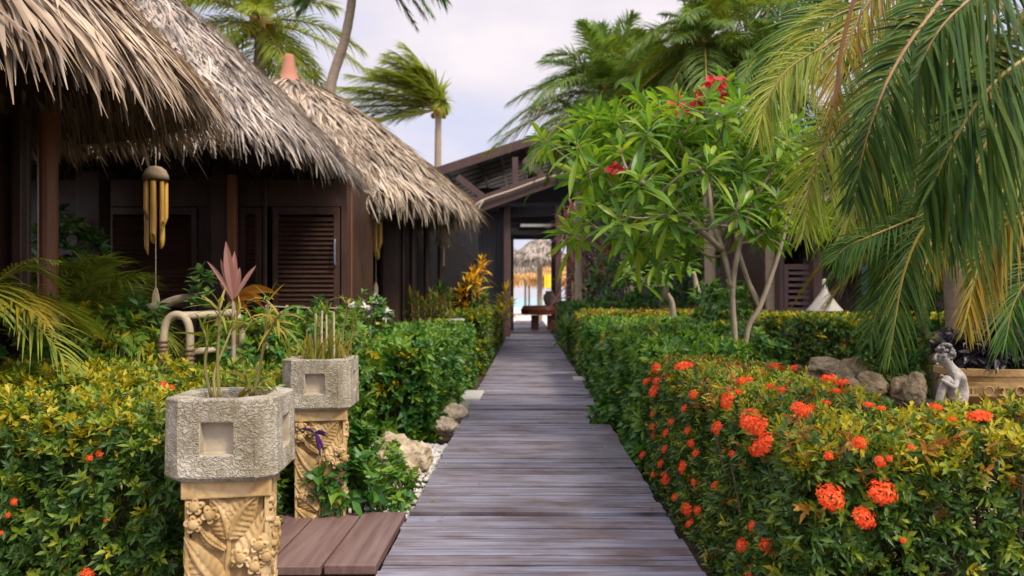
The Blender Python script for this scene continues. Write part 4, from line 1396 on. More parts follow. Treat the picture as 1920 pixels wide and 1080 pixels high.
for ar in (arch, arch2):
    for js in ((3, 4), (24, 25)):
        mb = MB()
        for j in js:
            for dz in (0, .035):
                p = ar[j] - [0, 0, dz]
                tube(mb, [p - [0, 0, .009], p + [0, 0, .009]], .039, 12)
        mb.build('binding', M['rattan_dark'], t, smooth=True)

# wire rail across the porch
t = thing('cord_rail', 'thin cord strung between short stakes before the louvred door', 'rail', (*P(560, 577, 8.6)[:2], -.15))
mb = MB()
tube(mb, spline([P(500, 574, 8.6), P(560, 577, 8.6), P(640, 578, 8.6)], 8), .008, 6)
mb.build('cord', M['cord'], t)
for px in (500, 538, 640):
    mb = MB()
    p = P(px, 572, 8.62)
    tube(mb, [(p[0], p[1], -.16), p], .016, 8)
    mb.build('stake', M['rattan'], t)

# stone troughs behind the green hedge
t = thing('stone_trough', 'long pale stone trough standing behind the left green hedge', 'trough', (*P(805, 605, 13.9)[:2], -.15))
mb = MB()
x0, x1 = X(752, 14), X(868, 14)
box(mb, x0 + .05, x1 - .05, 13.85, 14.25, -.16, .82)
mb.build('body', M['slab'], t, bevel=.02)
mb = MB()
box(mb, x0, X(845, 14), 13.78, 14.3, .822, .90)
box(mb, X(815, 14), x1, 13.98, 14.4, .905, .965)
mb.build('rim', M['slab'], t, bevel=.02)

# ------------------------------------------------------------------ palms
PROF = np.array([.35, 1, .95, .75, .45, .04])


def frond(ml, mr, pts, n=60, L=.5, W=.028, g=.35, ang=52, mat=0, r=rng, rad=.014, lr=None, up=None, start=.12, vee=.35, jit=.12, flop=0., rmat=0, wind=None):
    """leaflets along a rachis through pts; lr = (left scale, right scale)"""
    m = 40
    cv = spline(pts, m)
    tube(mr, cv, [rad, rad * .7, rad * .2], 6, rmat)
    s = np.linspace(start, 1, n)
    s = np.repeat(s, 2) + r.normal(0, .004, 2 * n)
    s = np.clip(s, 0, 1)
    sg = np.tile([-1., 1.], n)
    i = s * (m - 1)
    i0 = np.clip(i.astype(int), 0, m - 2)
    f = (i - i0)[:, None]
    b = cv[i0] * (1 - f) + cv[i0 + 1] * f
    tg = norm(cv[i0 + 1] - cv[i0])
    upv = np.array([0, 0, 1.]) if up is None else np.array(up, float)
    sd = norm(np.cross(tg, upv[None]) + 1e-6)
    nr = norm(np.cross(sd, tg))
    a = np.radians(ang) * (1 - .55 * s) + r.normal(0, jit * .6, 2 * n)
    d = norm(tg * np.cos(a)[:, None] + sd * (sg * np.sin(a))[:, None] + nr * (vee * (1 - s * .6) + r.normal(0, jit, 2 * n))[:, None])
    if wind is not None: d = norm(d + np.array(wind)[None])
    ll = L * np.clip(1.15 * np.sin(np.pi * (.14 + .80 * s)) ** .7, .12, 1.2) * r.uniform(.85, 1.12, 2 * n)
    if lr is not None: ll = ll * np.where(sg < 0, lr[0], lr[1])
    side = norm(np.cross(d, nr) + 1e-6)
    ribbons(ml, b, d, side, ll, W * r.uniform(.75, 1.15, 2 * n), g * r.uniform(.6, 1.5, 2 * n) + flop, PROF, .35, mat)


def palm(name, label, base, top, tr, fr, mats, seed, cat='palm tree', L=.6, W=.035, n=46, g=.4, wind=(0, 0, 0), bend=None, coco=0, rach='rachis', dead=0, group=None, curved=None, wl=None):
    """fr: list of (azimuth deg, elevation deg, length, droop)"""
    r = np.random.default_rng(seed)
    base, top = np.array(base, float), np.array(top, float)
    t = thing(name, label, cat, base, group)
    mb = MB()
    pts = spline(curved, 40) if curved is not None else spline([base, (base + top) / 2 + np.array(bend if bend is not None else (0, 0, 0)), top], 40)
    rd = tr * (1.25 - .4 * np.linspace(0, 1, 40)) * (1 + .06 * (np.arange(40) % 2))
    tube(mb, pts, rd, 12)
    mb.build('trunk', M['palm_bark'], t, smooth=True)
    mb = MB()
    hs = min(1, tr / .12)
    lathe(mb, [(tr * .8, -.5 * hs), (tr * 1.5, -.15 * hs), (tr * 1.7, .05 * hs), (tr * 1.2, .35 * hs), (tr * .4, .6 * hs)], top, 10)
    mb.build('crown_shaft', M['rachis_brown'], t, smooth=True)
    for k, (az, el, ln, dr) in enumerate(fr):
        a, e = math.radians(az), math.radians(el)
        d = np.array([math.cos(a) * math.cos(e), math.sin(a) * math.cos(e), math.sin(e)])
        w = np.array(wind, float)
        P_ = [top + d * ln * s + np.array([0, 0, -1.]) * dr * ln * s * s + w * ln * s * s for s in (0, .25, .5, .75, 1)]
        ml = MB()
        frond(ml, ml, P_, n, L * ln / 3.0 if ln > 1 else L, W, g, 60, 0 if k % 4 else (1 if len(mats) > 2 else 0), r, tr * .22, rmat=len(mats) - 1, wind=wl)
        ml.build('frond', [M[m] for m in mats], t)
    if coco:
        for k in range(coco):
            mb = MB()
            a = k * 2.4
            c = top + np.array([math.cos(a) * tr * 2.2, math.sin(a) * tr * 2.2, -.15 - .1 * (k % 2)])
            lathe(mb, [(0, -.15), (.1, -.11), (.13, 0), (.1, .11), (0, .15)], c, 12)
            mb.build('coconut', M['palm_gold'], t, smooth=True)
    return t


r_ = np.random.default_rng(5)
def crown(n, l0, l1, e0=-25, e1=70, d0=.15, d1=.6, a0=0, a1=360):
    return [((a0 + (a1 - a0) * (i * .618 % 1)) + r_.uniform(-8, 8), e0 + (e1 - e0) * ((i + .5) / n) , r_.uniform(l0, l1), r_.uniform(d0, d1)) for i in range(n)]


GP = 'coconut palms standing behind the huts'
top1 = P(486, 42, 24)
palm('coconut_palm', 'golden green coconut palm rising straight behind the huts, cut by the photo top', (*P(498, 0, 24)[:2], -.15), top1, .17, crown(24, 2.8, 3.6, -55, 75, .25, .55), ['palm_sun', 'palm_sun', 'palm_gold', 'rachis'], 201, n=64, L=.85, W=.05, coco=5, group=GP)
top2 = P(668, -62, 20)
palm('coconut_palm', 'coconut palm with a long curved bare trunk and crown above the photo', (*P(605, 0, 20)[:2], -.15), top2, .115, [(-10, 0, 1.75, .75), (5, -10, 1.5, .8), (185, -20, 1.5, .45), (170, 0, 1.6, .5), (200, 30, 2.6, .6), (20, 30, 2.6, .7), (90, 40, 2.6, .5), (140, 50, 2.6, .5), (60, 60, 2.4, .4), (270, 30, 2.4, .6), (230, 60, 2.4, .4), (320, 20, 2.4, .6), (350, 15, 2.0, .9)], ['palm_blue', 'palm_blue', 'rachis'], 202, n=60, L=.9, W=.06, curved=[(*P(605, 0, 20)[:2], -.15), P(612, 330, 20), P(618, 190, 20), P(624, 145, 20), P(645, 80, 20), P(657, 20, 20), P(663, -30, 20), P(668, -62, 20)], group=GP)
top3 = P(822, 205, 38)
fr3 = [(az, el + 14, ln * 1.25, dr * 1.15) for az, el, ln, dr in [(180, -20, 2.7, -.05), (190, 0, 3.0, .0), (170, 5, 3.2, .15), (185, 25, 3.1, .2), (175, 40, 3.0, .25), (160, 55, 2.8, .35), (190, 65, 2.7, .35), (150, 75, 2.5, .35), (200, 15, 3.0, .25), (165, 12, 2.8, .1), (100, 85, 2.6, .35), (60, 70, 2.0, .4), (20, 62, 1.6, .7), (340, 50, 1.4, .8), (0, 40, 1.1, .6), (195, -35, 2.0, -.1), (140, 48, 2.6, .25), (210, 40, 2.6, .25), (175, 60, 3.0, .2), (182, 68, 3.0, .15), (120, 66, 2.8, .2), (160, 50, 3.0, .2), (200, 56, 3.0, .25), (90, 62, 2.6, .3), (150, 34, 3.0, .2), (178, -5, 2.6, .1), (172, -28, 2.4, -.1), (186, 34, 2.6, .2)]]
palm('coconut_palm', 'wind blown coconut palm with fronds swept left, beside the pavilion roof', (*P(808, 0, 38)[:2], -.15), top3, .17, fr3, ['palm_sun', 'palm_sun', 'palm_mid', 'rachis'], 203, n=56, L=1.2, W=.07, g=.25, wind=(-.28, 0, 0), wl=(-.55, 0, -.12), bend=(.1, 0, 0), coco=4, group=GP)

GP = 'palms behind the plumeria tree'
palm('areca_palm', 'tall feathery palm clump left of the plumeria, arching over the pavilion roof', (2.7, 20, -.15), P(1140, 175, 20), .1, crown(44, 2.1, 3.1, -15, 86, .25, .6) + [(170, -30, 1.5, .5), (200, -35, 1.6, .5), (250, -40, 1.7, .4), (230, -50, 1.9, .3), (290, -50, 2.0, .3)], ['palm_mid', 'palm_sun', 'palm_blue', 'rachis'], 204, n=84, L=.7, W=.03, group=GP)
palm('areca_palm', 'feathery palm behind the top of the plumeria, fronds spread wide', (3.7, 16, -.15), P(1320, 80, 16), .1, crown(44, 1.7, 2.6, -35, 84, .3, .7), ['palm_mid', 'palm_sun', 'palm_blue', 'rachis'], 205, n=80, L=.66, W=.026, group=GP)
palm('areca_palm', 'leafy palm filling the gap between the two feathery ones behind the plumeria', (3.1, 18, -.15), P(1232, 170, 18), .1, crown(36, 1.8, 2.6, -30, 80, .3, .7), ['palm_mid', 'palm', 'palm_blue', 'rachis'], 214, n=72, L=.62, W=.03, group=GP)
palm('areca_palm', 'palm just left of the hanging fronds, above the right side of the plumeria', (4.6, 15, -.15), P(1440, 130, 15), .1, crown(34, 1.5, 2.2, -30, 80, .3, .7), ['palm_mid', 'palm', 'palm_sun', 'rachis'], 215, n=68, L=.58, W=.026, group=GP)
palm('areca_palm', 'drooping olive palm hanging beside the gable end of the pavilion roof', (1.35, 21.5, -.15), P(1085, 235, 21.5), .08, crown(24, 1.3, 1.9, -50, 70, .5, 1.0), ['palm_olive', 'palm', 'palm_gold', 'rachis'], 216, n=56, L=.5, W=.03, group=GP)
palm('coconut_palm', 'palm with thick grey trunk right of the plumeria top', (6.4, 19, -.15), P(1476, -90, 19), .2, crown(24, 2.2, 2.9, -50, 60, .35, .8), ['palm', 'palm_olive', 'palm_gold', 'rachis'], 206, n=70, L=.8, W=.035, group=GP)
palm('areca_palm', 'olive palm clump filling the upper right behind the hanging fronds', (4.6, 8.5, -.15), P(1770, 120, 8.5), .09, crown(26, 1.5, 2.1, -45, 75, .35, .9), ['palm_olive', 'palm', 'palm_gold', 'rachis_brown'], 207, n=66, L=.5, W=.026, group=GP)
palm('areca_palm', 'dark green palm clump at the right edge behind the clay trough', (5.3, 7.2, -.15), P(1960, 330, 7.2), .08, crown(26, 1.0, 1.6, -30, 80, .3, .9), ['palm', 'palm_blue', 'palm_olive', 'rachis'], 208, n=46, L=.45, W=.026, group=GP)
palm('areca_palm', 'short palm clump between the lampshade and the right edge', (4.9, 9.4, -.15), P(1700, 450, 9.4), .06, crown(24, .8, 1.5, -30, 75, .4, 1.0), ['palm', 'palm_gold', 'palm_olive', 'rachis'], 209, n=42, L=.42, W=.024, group=GP)

# the near palm whose fronds hang into the picture
np_ = thing('hanging_palm', 'near palm with long blurred fronds hanging over the flowering hedge', 'palm tree', (2.9, 4.3, -.15))
mb = MB()
tube(mb, spline([(2.9, 4.35, -.15), (2.92, 4.3, 1.5), (2.8, 4.2, 3.1)], 30), .1 * (1.15 - .3 * np.linspace(0, 1, 30)) * (1 + .07 * (np.arange(30) % 2)), 14)
mb.build('trunk', M['palm_bark'], np_, smooth=True)
cr = np.array([2.8, 4.2, 3.1])
NF_ = [  # (points, n, leaflet length, width, droop, material, rachis, (left, right) length)
    (S((1880, -130, 3.2), (1765, 0, 2.9), (1680, 120, 2.8), (1630, 240, 2.75), (1600, 370, 2.75)), 74, .28, .017, .3, 'palm_olive', 'rachis_brown', (1, .7)),
    (S((2080, 20, 2.6), (1930, 105, 2.5), (1850, 170, 2.45), (1785, 270, 2.45), (1735, 380, 2.5)), 78, .36, .018, .2, 'palm_olive', 'rachis', (1, .42)),
    (S((1990, -200, 3.6), (1760, -90, 3.5), (1640, -10, 3.4), (1575, 120, 3.4), (1560, 240, 3.4)), 60, .22, .013, .3, 'palm_gold', 'rachis_brown', (1, 1)),
    (S((1840, 90, 3.9), (1680, 170, 3.8), (1570, 240, 3.7), (1522, 330, 3.7), (1506, 440, 3.7)), 64, .23, .014, .3, 'palm_sun', 'rachis_brown', (1, 1)),
    (S((2000, 350, 3.5), (1905, 408, 3.4), (1855, 450, 3.4), (1828, 530, 3.4), (1808, 615, 3.4)), 60, .2, .014, .5, 'palm_gold', 'palm_gold', (.9, .7)),
    (S((1900, 330, 4.6), (1760, 390, 4.5), (1640, 440, 4.4), (1588, 462, 4.4), (1566, 486, 4.4)), 64, .16, .016, .4, 'palm', 'rachis', (1, 1)),
    (S((1800, 360, 4.2), (1730, 430, 4.2), (1695, 510, 4.2), (1678, 600, 4.2), (1668, 670, 4.2)), 56, .2, .014, .6, 'palm_olive', 'rachis', (.9, .9)),
    (S((2050, 270, 3.4), (1960, 280, 3.3), (1880, 292, 3.3), (1815, 330, 3.3), (1780, 385, 3.3)), 60, .26, .014, .3, 'palm_sun', 'rachis', (1, .8)),
    (S((2000, -180, 2.8), (1920, -80, 2.6), (1840, -20, 2.5), (1765, 50, 2.45), (1715, 140, 2.45)), 70, .32, .016, .3, 'palm_olive', 'rachis_brown', (1, .3)),
    (S((1960, 210, 4.4), (1850, 290, 4.3), (1770, 390, 4.3), (1735, 500, 4.3)), 56, .24, .014, .4, 'palm_gold', 'rachis_brown', (1, .8)),
    (S((2010, 470, 4.2), (1940, 510, 4.1), (1900, 570, 4.1), (1886, 640, 4.1)), 44, .22, .014, .4, 'palm', 'rachis', (1, 1)),
    (S((1780, 10, 4.4), (1610, 60, 4.3), (1490, 120, 4.3), (1440, 185, 4.3), (1420, 255, 4.3)), 64, .22, .013, .45, 'palm_sun', 'rachis', (1, 1)),
    (S((1760, -60, 4.8), (1640, -10, 4.7), (1530, 60, 4.7), (1470, 150, 4.7)), 60, .3, .018, .4, 'palm_sun', 'rachis', (1, 1)),
    (S((1800, -120, 3.4), (1740, -20, 3.3), (1700, 80, 3.25), (1672, 190, 3.2), (1655, 310, 3.2)), 70, .27, .015, .3, 'palm', 'rachis_brown', (1, .8)),
    (S((2020, 90, 3.1), (1940, 140, 3.0), (1870, 230, 3.0), (1815, 340, 3.0), (1780, 460, 3.0)), 70, .3, .015, .3, 'palm_olive', 'rachis', (1, .6)),
    (S((1700, -80, 5), (1580, -20, 5), (1500, 50, 5), (1455, 120, 5), (1440, 190, 5)), 60, .28, .016, .4, 'palm', 'rachis', (1, 1)),
    (S((1960, 330, 4.6), (1850, 350, 4.5), (1760, 390, 4.5), (1690, 450, 4.5), (1650, 530, 4.5)), 60, .3, .018, .4, 'palm_olive', 'rachis', (1, 1)),
    (S((1700, 230, 4.6), (1640, 300, 4.6), (1600, 380, 4.6), (1580, 460, 4.6)), 52, .24, .016, .4, 'palm_sun', 'rachis', (1, 1)),
]
rn = np.random.default_rng(77)
for pts, n, L, W_, g, m, ra, lr_ in NF_:
    ml = MB()
    st = cr + (pts[0] - cr) * .35
    frond(ml, ml, pts, int(n * 1.12), L, W_ * .88, g, 60, 0, rn, .01, start=.03, vee=.25, rmat=1, jit=.16, up=(.25, -1, .35), lr=lr_)
    tube(ml, spline([cr, (cr + pts[0]) / 2 + [0, 0, .2], pts[0]], 10), [.02, .012], 6, 1)
    ml.build('frond', [M[m], M[ra]], np_)
for az_, el_, ln_ in ((20, 35, 1.7), (-35, 30, 1.6), (60, 45, 1.7), (100, 35, 1.6), (-75, 50, 1.4), (0, 65, 1.5), (140, 60, 1.5)):
    ml = MB()
    d_ = np.array([math.cos(R(az_)) * math.cos(R(el_)), math.sin(R(az_)) * math.cos(R(el_)), math.sin(R(el_))])
    frond(ml, ml, [cr + d_ * ln_ * q - np.array([0, 0, .5]) * ln_ * q * q for q in (0, .25, .5, .75, 1)], 54, .36, .018, .4, 60, 0, rn, .014, rmat=1)
    ml.build('frond', [M['palm'], M['rachis']], np_)
mb = MB()
lathe(mb, [(.1, -.5), (.14, -.2), (.15, .0), (.1, .2), (.04, .35)], cr, 12)
mb.build('crown_shaft', M['rachis_brown'], np_, smooth=True)
ml = MB()
tube(ml, spline(S((1606, -20, 3.0), (1590, 40, 3.0), (1574, 110, 3.0), (1572, 160, 3.0), (1560, 200, 3.0)), 16), .008, 6)
for px, py in ((1640, 20), (1615, 60), (1660, 10)):
    tube(ml, spline(S((px, py - 40, 3.1), (px - 6, py, 3.1), (px + 4, py + 50, 3.1)), 8), .004, 5)
ml.build('dry_strand', M['dry'], np_)

# left side palms
areca_f = [(r_.uniform(0, 360), r_.uniform(15, 80), r_.uniform(.6, .95), r_.uniform(.3, .8)) for _ in range(24)]
palm('areca_palm', 'bushy bright green areca palm under the first chime', (*P(150, 600, 6.7)[:2], -.15), P(150, 600, 6.7), .03, areca_f, ['palm_sun', 'palm_sun', 'broad_light', 'rachis'], 210, 'palm', L=.42, W=.018, n=48, g=.5)
lf = [(r_.uniform(-60, 80), r_.uniform(20, 70), r_.uniform(.7, 1.1), r_.uniform(.4, .8)) for _ in range(12)]
palm('areca_palm', 'yellow green palm at the left edge before the nearest hut', (*P(-60, 600, 4.9)[:2], -.15), P(-60, 600, 4.9), .03, lf, ['palm_sun', 'palm_gold', 'grassy', 'rachis'], 211, 'palm', L=.3, W=.016, n=26, g=.4)

# ------------------------------------------------------------------ plumeria
def plumeria(name, label, trunks, tips, seed, ll=.36, lw=.082, leaves=15, group=None, flowers=(), attach=None, rad=.028):
    r = np.random.default_rng(seed)
    t = thing(name, label, 'tree', trunks[0][0], group)
    nodes, mb = [], MB()
    for tr_ in trunks:
        cv = spline(tr_, 26)
        tube(mb, cv, [rad, rad * .85, rad * .55], 9)
        nodes += [(p, rad * .55) for p in cv[8:]]
    ml = MB()
    tips = sorted(tips, key=lambda p: min(np.linalg.norm(p - n[0]) for n in nodes))
    for tp in tips:
        cand = sorted(nodes, key=lambda n: np.linalg.norm(tp - n[0]) + 1.2 * max(0, n[0][2] - tp[2] + .12))[0]
        a = cand[0]
        L = np.linalg.norm(tp - a)
        mid = (a + tp) / 2 + np.array([0, 0, -.12 * L]) + r.normal(0, .03, 3)
        cv = spline([a, mid, tp], 10)
        r0 = min(cand[1], .016)
        tube(mb, cv, [r0, max(.006, r0 * .65)], 7)
        nodes += [(p, max(.006, r0 * .7)) for p in cv[3:]]
        ax = norm(tp - cv[-3] + [0, 0, .25 * L])
        n = int(leaves * r.uniform(.75, 1.2))
        u, v = perp(ax[None])
        ph = np.arange(n) * 2.4 + r.random() * 6
        el = np.radians(np.linspace(-22, 62, n) + r.normal(0, 9, n))
        out = u * np.cos(ph)[:, None] + v * np.sin(ph)[:, None]
        d = norm(ax * np.sin(el)[:, None] + out * np.cos(el)[:, None])
        b = tp - ax * (.11 * (1 - np.arange(n) / n))[:, None]
        ribbons(ml, b, d, norm(np.cross(d, ax[None]) + 1e-6), ll * r.uniform(.6, 1.15, n), lw * r.uniform(.75, 1.15, n), r.uniform(.1, .5, n), np.array([.1, .35, .75, 1, .8, .06]), .28, 0, r.normal(0, .05, n))
    mb.build('trunk', M['bark'], t, smooth=True)
    ml.build('foliage', M['plu'], t)
    for c in flowers:
        mb = MB()
        for k in range(6):
            cc = c + r.normal(0, .03, 3)
            nn = norm(r.normal(0, 1, 3) + [0, -.8, .6])
            u, v = perp(nn[None])
            a = np.arange(5) * 2 * np.pi / 5 + r.random()
            d = norm(u * np.cos(a)[:, None] + v * np.sin(a)[:, None] + nn * .5)
            ribbons(mb, np.tile(cc, (5, 1)), d, norm(np.cross(d, nn[None])), .045, .03, .1, np.array([.3, 1, .9, .2]), .2)
            tube(mb, [cc, c - [0, 0, .08]], .003, 5)
        mb.build('flower_cluster', M['petal_pink'], t)
    return t


rp = np.random.default_rng(9)
D0 = 7.3
tips = []
TP_ = [(1085, 262), (1110, 300), (1085, 330), (1120, 228), (1150, 205), (1180, 228), (1165, 265), (1140, 330), (1095, 410), (1120, 375), (1160, 420), (1200, 300), (1210, 200), (1245, 230), (1270, 195), (1300, 225), (1335, 190), (1355, 215), (1385, 235), (1395, 190), (1430, 225), (1460, 250), (1230, 330), (1260, 290), (1290, 330), (1330, 300), (1355, 340), (1300, 390), (1250, 390), (1210, 400), (1240, 450), (1180, 450), (1400, 300), (1430, 330), (1460, 370), (1485, 300), (1420, 420), (1380, 380), (1200, 250), (1310, 260), (1420, 270), (1500, 250), (1170, 370), (1270, 250), (1520, 400), (1350, 250), (1225, 275), (1190, 330), (1240, 190), (1225, 430), (1275, 420), (1365, 300), (1405, 350), (1450, 300), (1440, 420), (1370, 180), (1320, 215), (1220, 240)]
for px, py in TP_:
    tips.append(P(px + rp.normal(0, 6), py + rp.normal(0, 6), D0 + rp.normal(0, .5)))
for px, py in TP_:
    tips.append(P(px + rp.normal(0, 25), py + rp.normal(0, 25), D0 + .9 + rp.normal(0, .3)))
G0 = lambda px, d: np.array([X(px, d), d, -.15])
trunks = [[G0(1382, 7.2), P(1379, 655, 7.2), P(1374, 540, 7.2), P(1392, 440, 7.2), P(1420, 370, 7.2), P(1445, 320, 7.2)],
          [P(1374, 540, 7.2), P(1355, 470, 7.3), P(1335, 410, 7.4), P(1325, 340, 7.5), P(1290, 290, 7.4)],
          [G0(1392, 7.5), P(1398, 640, 7.5), P(1425, 575, 7.5), P(1452, 500, 7.5), P(1470, 440, 7.5), P(1488, 360, 7.6)],
          [P(1425, 575, 7.5), P(1400, 520, 7.8), P(1380, 440, 7.9), P(1385, 340, 7.9)],
          [P(1355, 470, 7.3), P(1300, 420, 7.0), P(1240, 370, 6.9), P(1190, 330, 6.9)]]
plumeria('plumeria_tree', 'large plumeria tree with pale forked stems and long bright green leaves', trunks, tips, 301, .31, .06, 22,
         flowers=[P(1335, 152, 7.2), P(1352, 160, 7.3), P(1310, 190, 7.2), P(1287, 203, 7.1), P(1262, 192, 7.3), P(1355, 182, 7.1), P(1150, 316, 6.9), P(1322, 165, 7.4)])
tips = [P(px, py, 12.5 + rp.normal(0, .4)) for px, py in ((1180, 505), (1220, 490), (1290, 490), (1260, 480), (1200, 520), (1240, 510))]
plumeria('plumeria_tree', 'smaller plumeria with leaning bare trunk behind the large one', [[G0(1330, 12), P(1322, 600, 12), P(1308, 545, 12.2), P(1300, 510, 12.3)], [G0(1265, 13), P(1262, 585, 13), P(1252, 550, 13)]], tips, 302, .36, .07, 14, rad=.06)

# ------------------------------------------------------------------ shrubs, crotons, cordylines
def rosette_plant(name, label, stems, mats, L, W, n, seed, cat='plant', g=.4, el=(0, 80), smat='bark', rad=.02, loc=None, prof=np.array([.3, .8, 1, .8, .4, .04]), group=None, along=.15):
    r = np.random.default_rng(seed)
    t = thing(name, label, cat, loc if loc is not None else stems[0][0], group)
    ms, ml = MB(), MB()
    for s in stems:
        cv = spline(s, 12)
        tube(ms, cv, [rad, rad * .6], 7)
        ax = norm(cv[-1] - cv[-3])
        u, v = perp(ax[None])
        ph = np.arange(n) * 2.4 + r.random() * 6
        e = np.radians(np.linspace(el[0], el[1], n) + r.normal(0, 8, n))
        out = u * np.cos(ph)[:, None] + v * np.sin(ph)[:, None]
        d = norm(ax * np.sin(e)[:, None] + out * np.cos(e)[:, None])
        b = cv[-1] - ax * (along * (1 - np.arange(n) / n))[:, None]
        ribbons(ml, b, d, norm(np.cross(d, ax[None]) + 1e-6), L * r.uniform(.65, 1.2, n), W * r.uniform(.75, 1.2, n), g * r.uniform(.4, 1.6, n), prof, .3, r.integers(0, len(mats), n))
    ms.build('stems', M[smat], t, smooth=True)
    ml.build('leaves', [M[m] for m in mats], t)
    return t


# cordyline with upright pink leaf
t = thing('cordyline', 'cordyline with one upright pinkish leaf and drooping orange leaves above the front planter', 'plant', (*P(438, 600, 5.9)[:2], -.15))
c0 = P(438, 565, 5.9)
mb = MB()
tube(mb, spline([c0 * [1, 1, 0] + [0, 0, -.15], c0 * [1, 1, .5], c0], 10), [.022, .014], 8)
mb.build('stem', M['bark'], t, smooth=True)
def single(mb, tip, W_, g, bend=0., up=(0, -1, .2)):
    d = tip - c0
    L_ = np.linalg.norm(d)
    d = norm(d + np.array([0, 0, g * L_]))
    side = norm(np.cross(d, np.array(up, float)))
    ribbons(mb, c0[None], d[None], side[None], L_ * 1.02, W_, g, np.array([.25, .5, .85, 1, .9, .6, .05]), .25)
for tip, W_, g, m in ((P(424, 455, 5.85), .075, .0, 'pink_leaf'), (P(440, 470, 5.9), .06, .03, 'pink_leaf'), (P(412, 480, 5.88), .045, .1, 'red_leaf'), (P(378, 468, 5.8), .032, .25, 'pink_leaf'), (P(487, 484, 5.95), .035, .2, 'red_leaf'), (P(540, 535, 5.7), .08, .5, 'orange_leaf'), (P(528, 600, 5.7), .075, .9, 'orange_leaf'), (P(500, 555, 5.9), .07, .4, 'orange_leaf'), (P(450, 500, 6.0), .06, .05, 'red_leaf'), (P(410, 520, 6.0), .05, .2, 'red_leaf'), (P(470, 600, 5.75), .06, .7, 'orange_leaf')):
    mb = MB()
    single(mb, tip, W_, g)
    mb.build('leaf', M[m], t)

t = thing('bare_branch', 'grey curved branch with a tuft of blue green leaves behind the bamboo bench', 'plant', (*P(275, 620, 6.9)[:2], -.15))
mb = MB()
tube(mb, spline([G0(262, 6.9), P(272, 606, 6.9), P(298, 578, 6.9), P(330, 562, 6.9), P(368, 556, 6.9)], 16), [.05, .045, .03], 9)
mb.build('branch', M['bark'], t, smooth=True)
mb = MB()
cc = np.array([P(px, py, 6.85) for px, py in ((372, 545), (385, 528), (368, 530), (378, 512), (392, 520), (360, 550), (390, 555), (380, 575), (365, 570))])
sprigs(mb, cc, np.tile([[0, -.2, 1.]], (len(cc), 1)) + rng.normal(0, .3, (len(cc), 3)), 8, .1, .05, .04, 0, 0, 60, .2, np.array([.2, 1, .7, .06]))
mb.build('leaves', M['palm_blue'], t)

rosette_plant('croton', 'tall orange yellow croton between far hut and pavilion', [S((885, 620, 17), (884, 560, 17), (884, 470, 17)), S((875, 620, 17.1), (872, 560, 17.1), (868, 492, 17.1)), S((892, 620, 17), (898, 560, 17), (904, 490, 17)), S((885, 620, 16.8), (878, 570, 16.7), (876, 530, 16.6)), S((885, 620, 16.8), (893, 570, 16.7), (896, 532, 16.6)), S((885, 620, 16.8), (870, 590, 16.7), (864, 545, 16.6)), S((885, 620, 16.8), (885, 560, 16.5), (887, 510, 16.4))], ['croton', 'croton', 'palm_gold'], .36, .075, 26, 311, g=.3, el=(-10, 75), loc=G0(885, 17), along=.35)
rosette_plant('croton', 'small orange yellow croton at the left post of the passage', [S((945, 610, 20), (945, 575, 20), (948, 545, 20)), S((945, 610, 20.2), (938, 580, 20.2), (936, 560, 20.2)), S((945, 610, 19.8), (952, 590, 19.8), (958, 568, 19.8)), S((945, 612, 19.7), (944, 595, 19.7), (942, 578, 19.7))], ['croton', 'palm_gold', 'ix_mid'], .34, .07, 22, 312, g=.3, el=(-10, 75), loc=G0(945, 20), along=.3)
rosette_plant('green_cordyline', 'dark green leafy plant beneath the tall orange croton', [S((905, 620, 16.5), (905, 590, 16.5), (908, 560, 16.5)), S((850, 620, 15), (838, 580, 15), (830, 545, 15)), S((905, 620, 16.3), (895, 600, 16.3), (892, 580, 16.3))], ['broad_dark', 'palm'], .38, .06, 22, 313, g=.4, el=(-5, 70), loc=G0(905, 16.5))
rosette_plant('red_cordyline', 'dusky red cordyline right of the pavilion passage', [S((1095, 600, 24), (1095, 520, 24), (1098, 440, 24)), S((1100, 600, 24.2), (1075, 500, 24.2), (1062, 420, 24.2)), S((1100, 600, 23.8), (1120, 530, 23.8), (1130, 470, 23.8)), S((1100, 600, 23.8), (1085, 550, 23.6), (1075, 500, 23.5)), S((1100, 600, 23.8), (1110, 560, 23.6), (1118, 520, 23.5)), S((1100, 600, 23.8), (1095, 560, 23.6), (1092, 545, 23.5)), S((1100, 600, 24.2), (1080, 480, 24.2), (1075, 400, 24.2))], ['red_leaf', 'red_leaf', 'dry'], 1.0, .1, 30, 314, g=.55, el=(-25, 75), loc=G0(1098, 24), along=.6, rad=.05)
rosette_plant('strap_plant', 'upright strap leaved plant at the right boardwalk edge before the passage', [S((1062, 660, 17), (1062, 640, 17), (1062, 628, 17)), S((1062, 640, 17), (1066, 634, 16.9), (1070, 630, 16.8))], ['broad_dark', 'palm_blue', 'ix_dark'], .75, .06, 34, 315, g=.3, el=(35, 85), loc=G0(1062, 17))
rosette_plant('trough_grass', 'bushy yellow green plant growing in the long pale trough', [S((775 + 11 * i, 605, 14.1), (772 + 12 * i, 570, 14.1), (770 + 12.5 * i, 552 + 6 * (i % 3), 14.1)) for i in range(7)], ['grassy', 'palm_gold', 'ix_mid'], .22, .035, 34, 316, g=.2, el=(-10, 75), loc=(X(810, 14), 14.1, .88), along=.4, smat='stem_green', rad=.012)

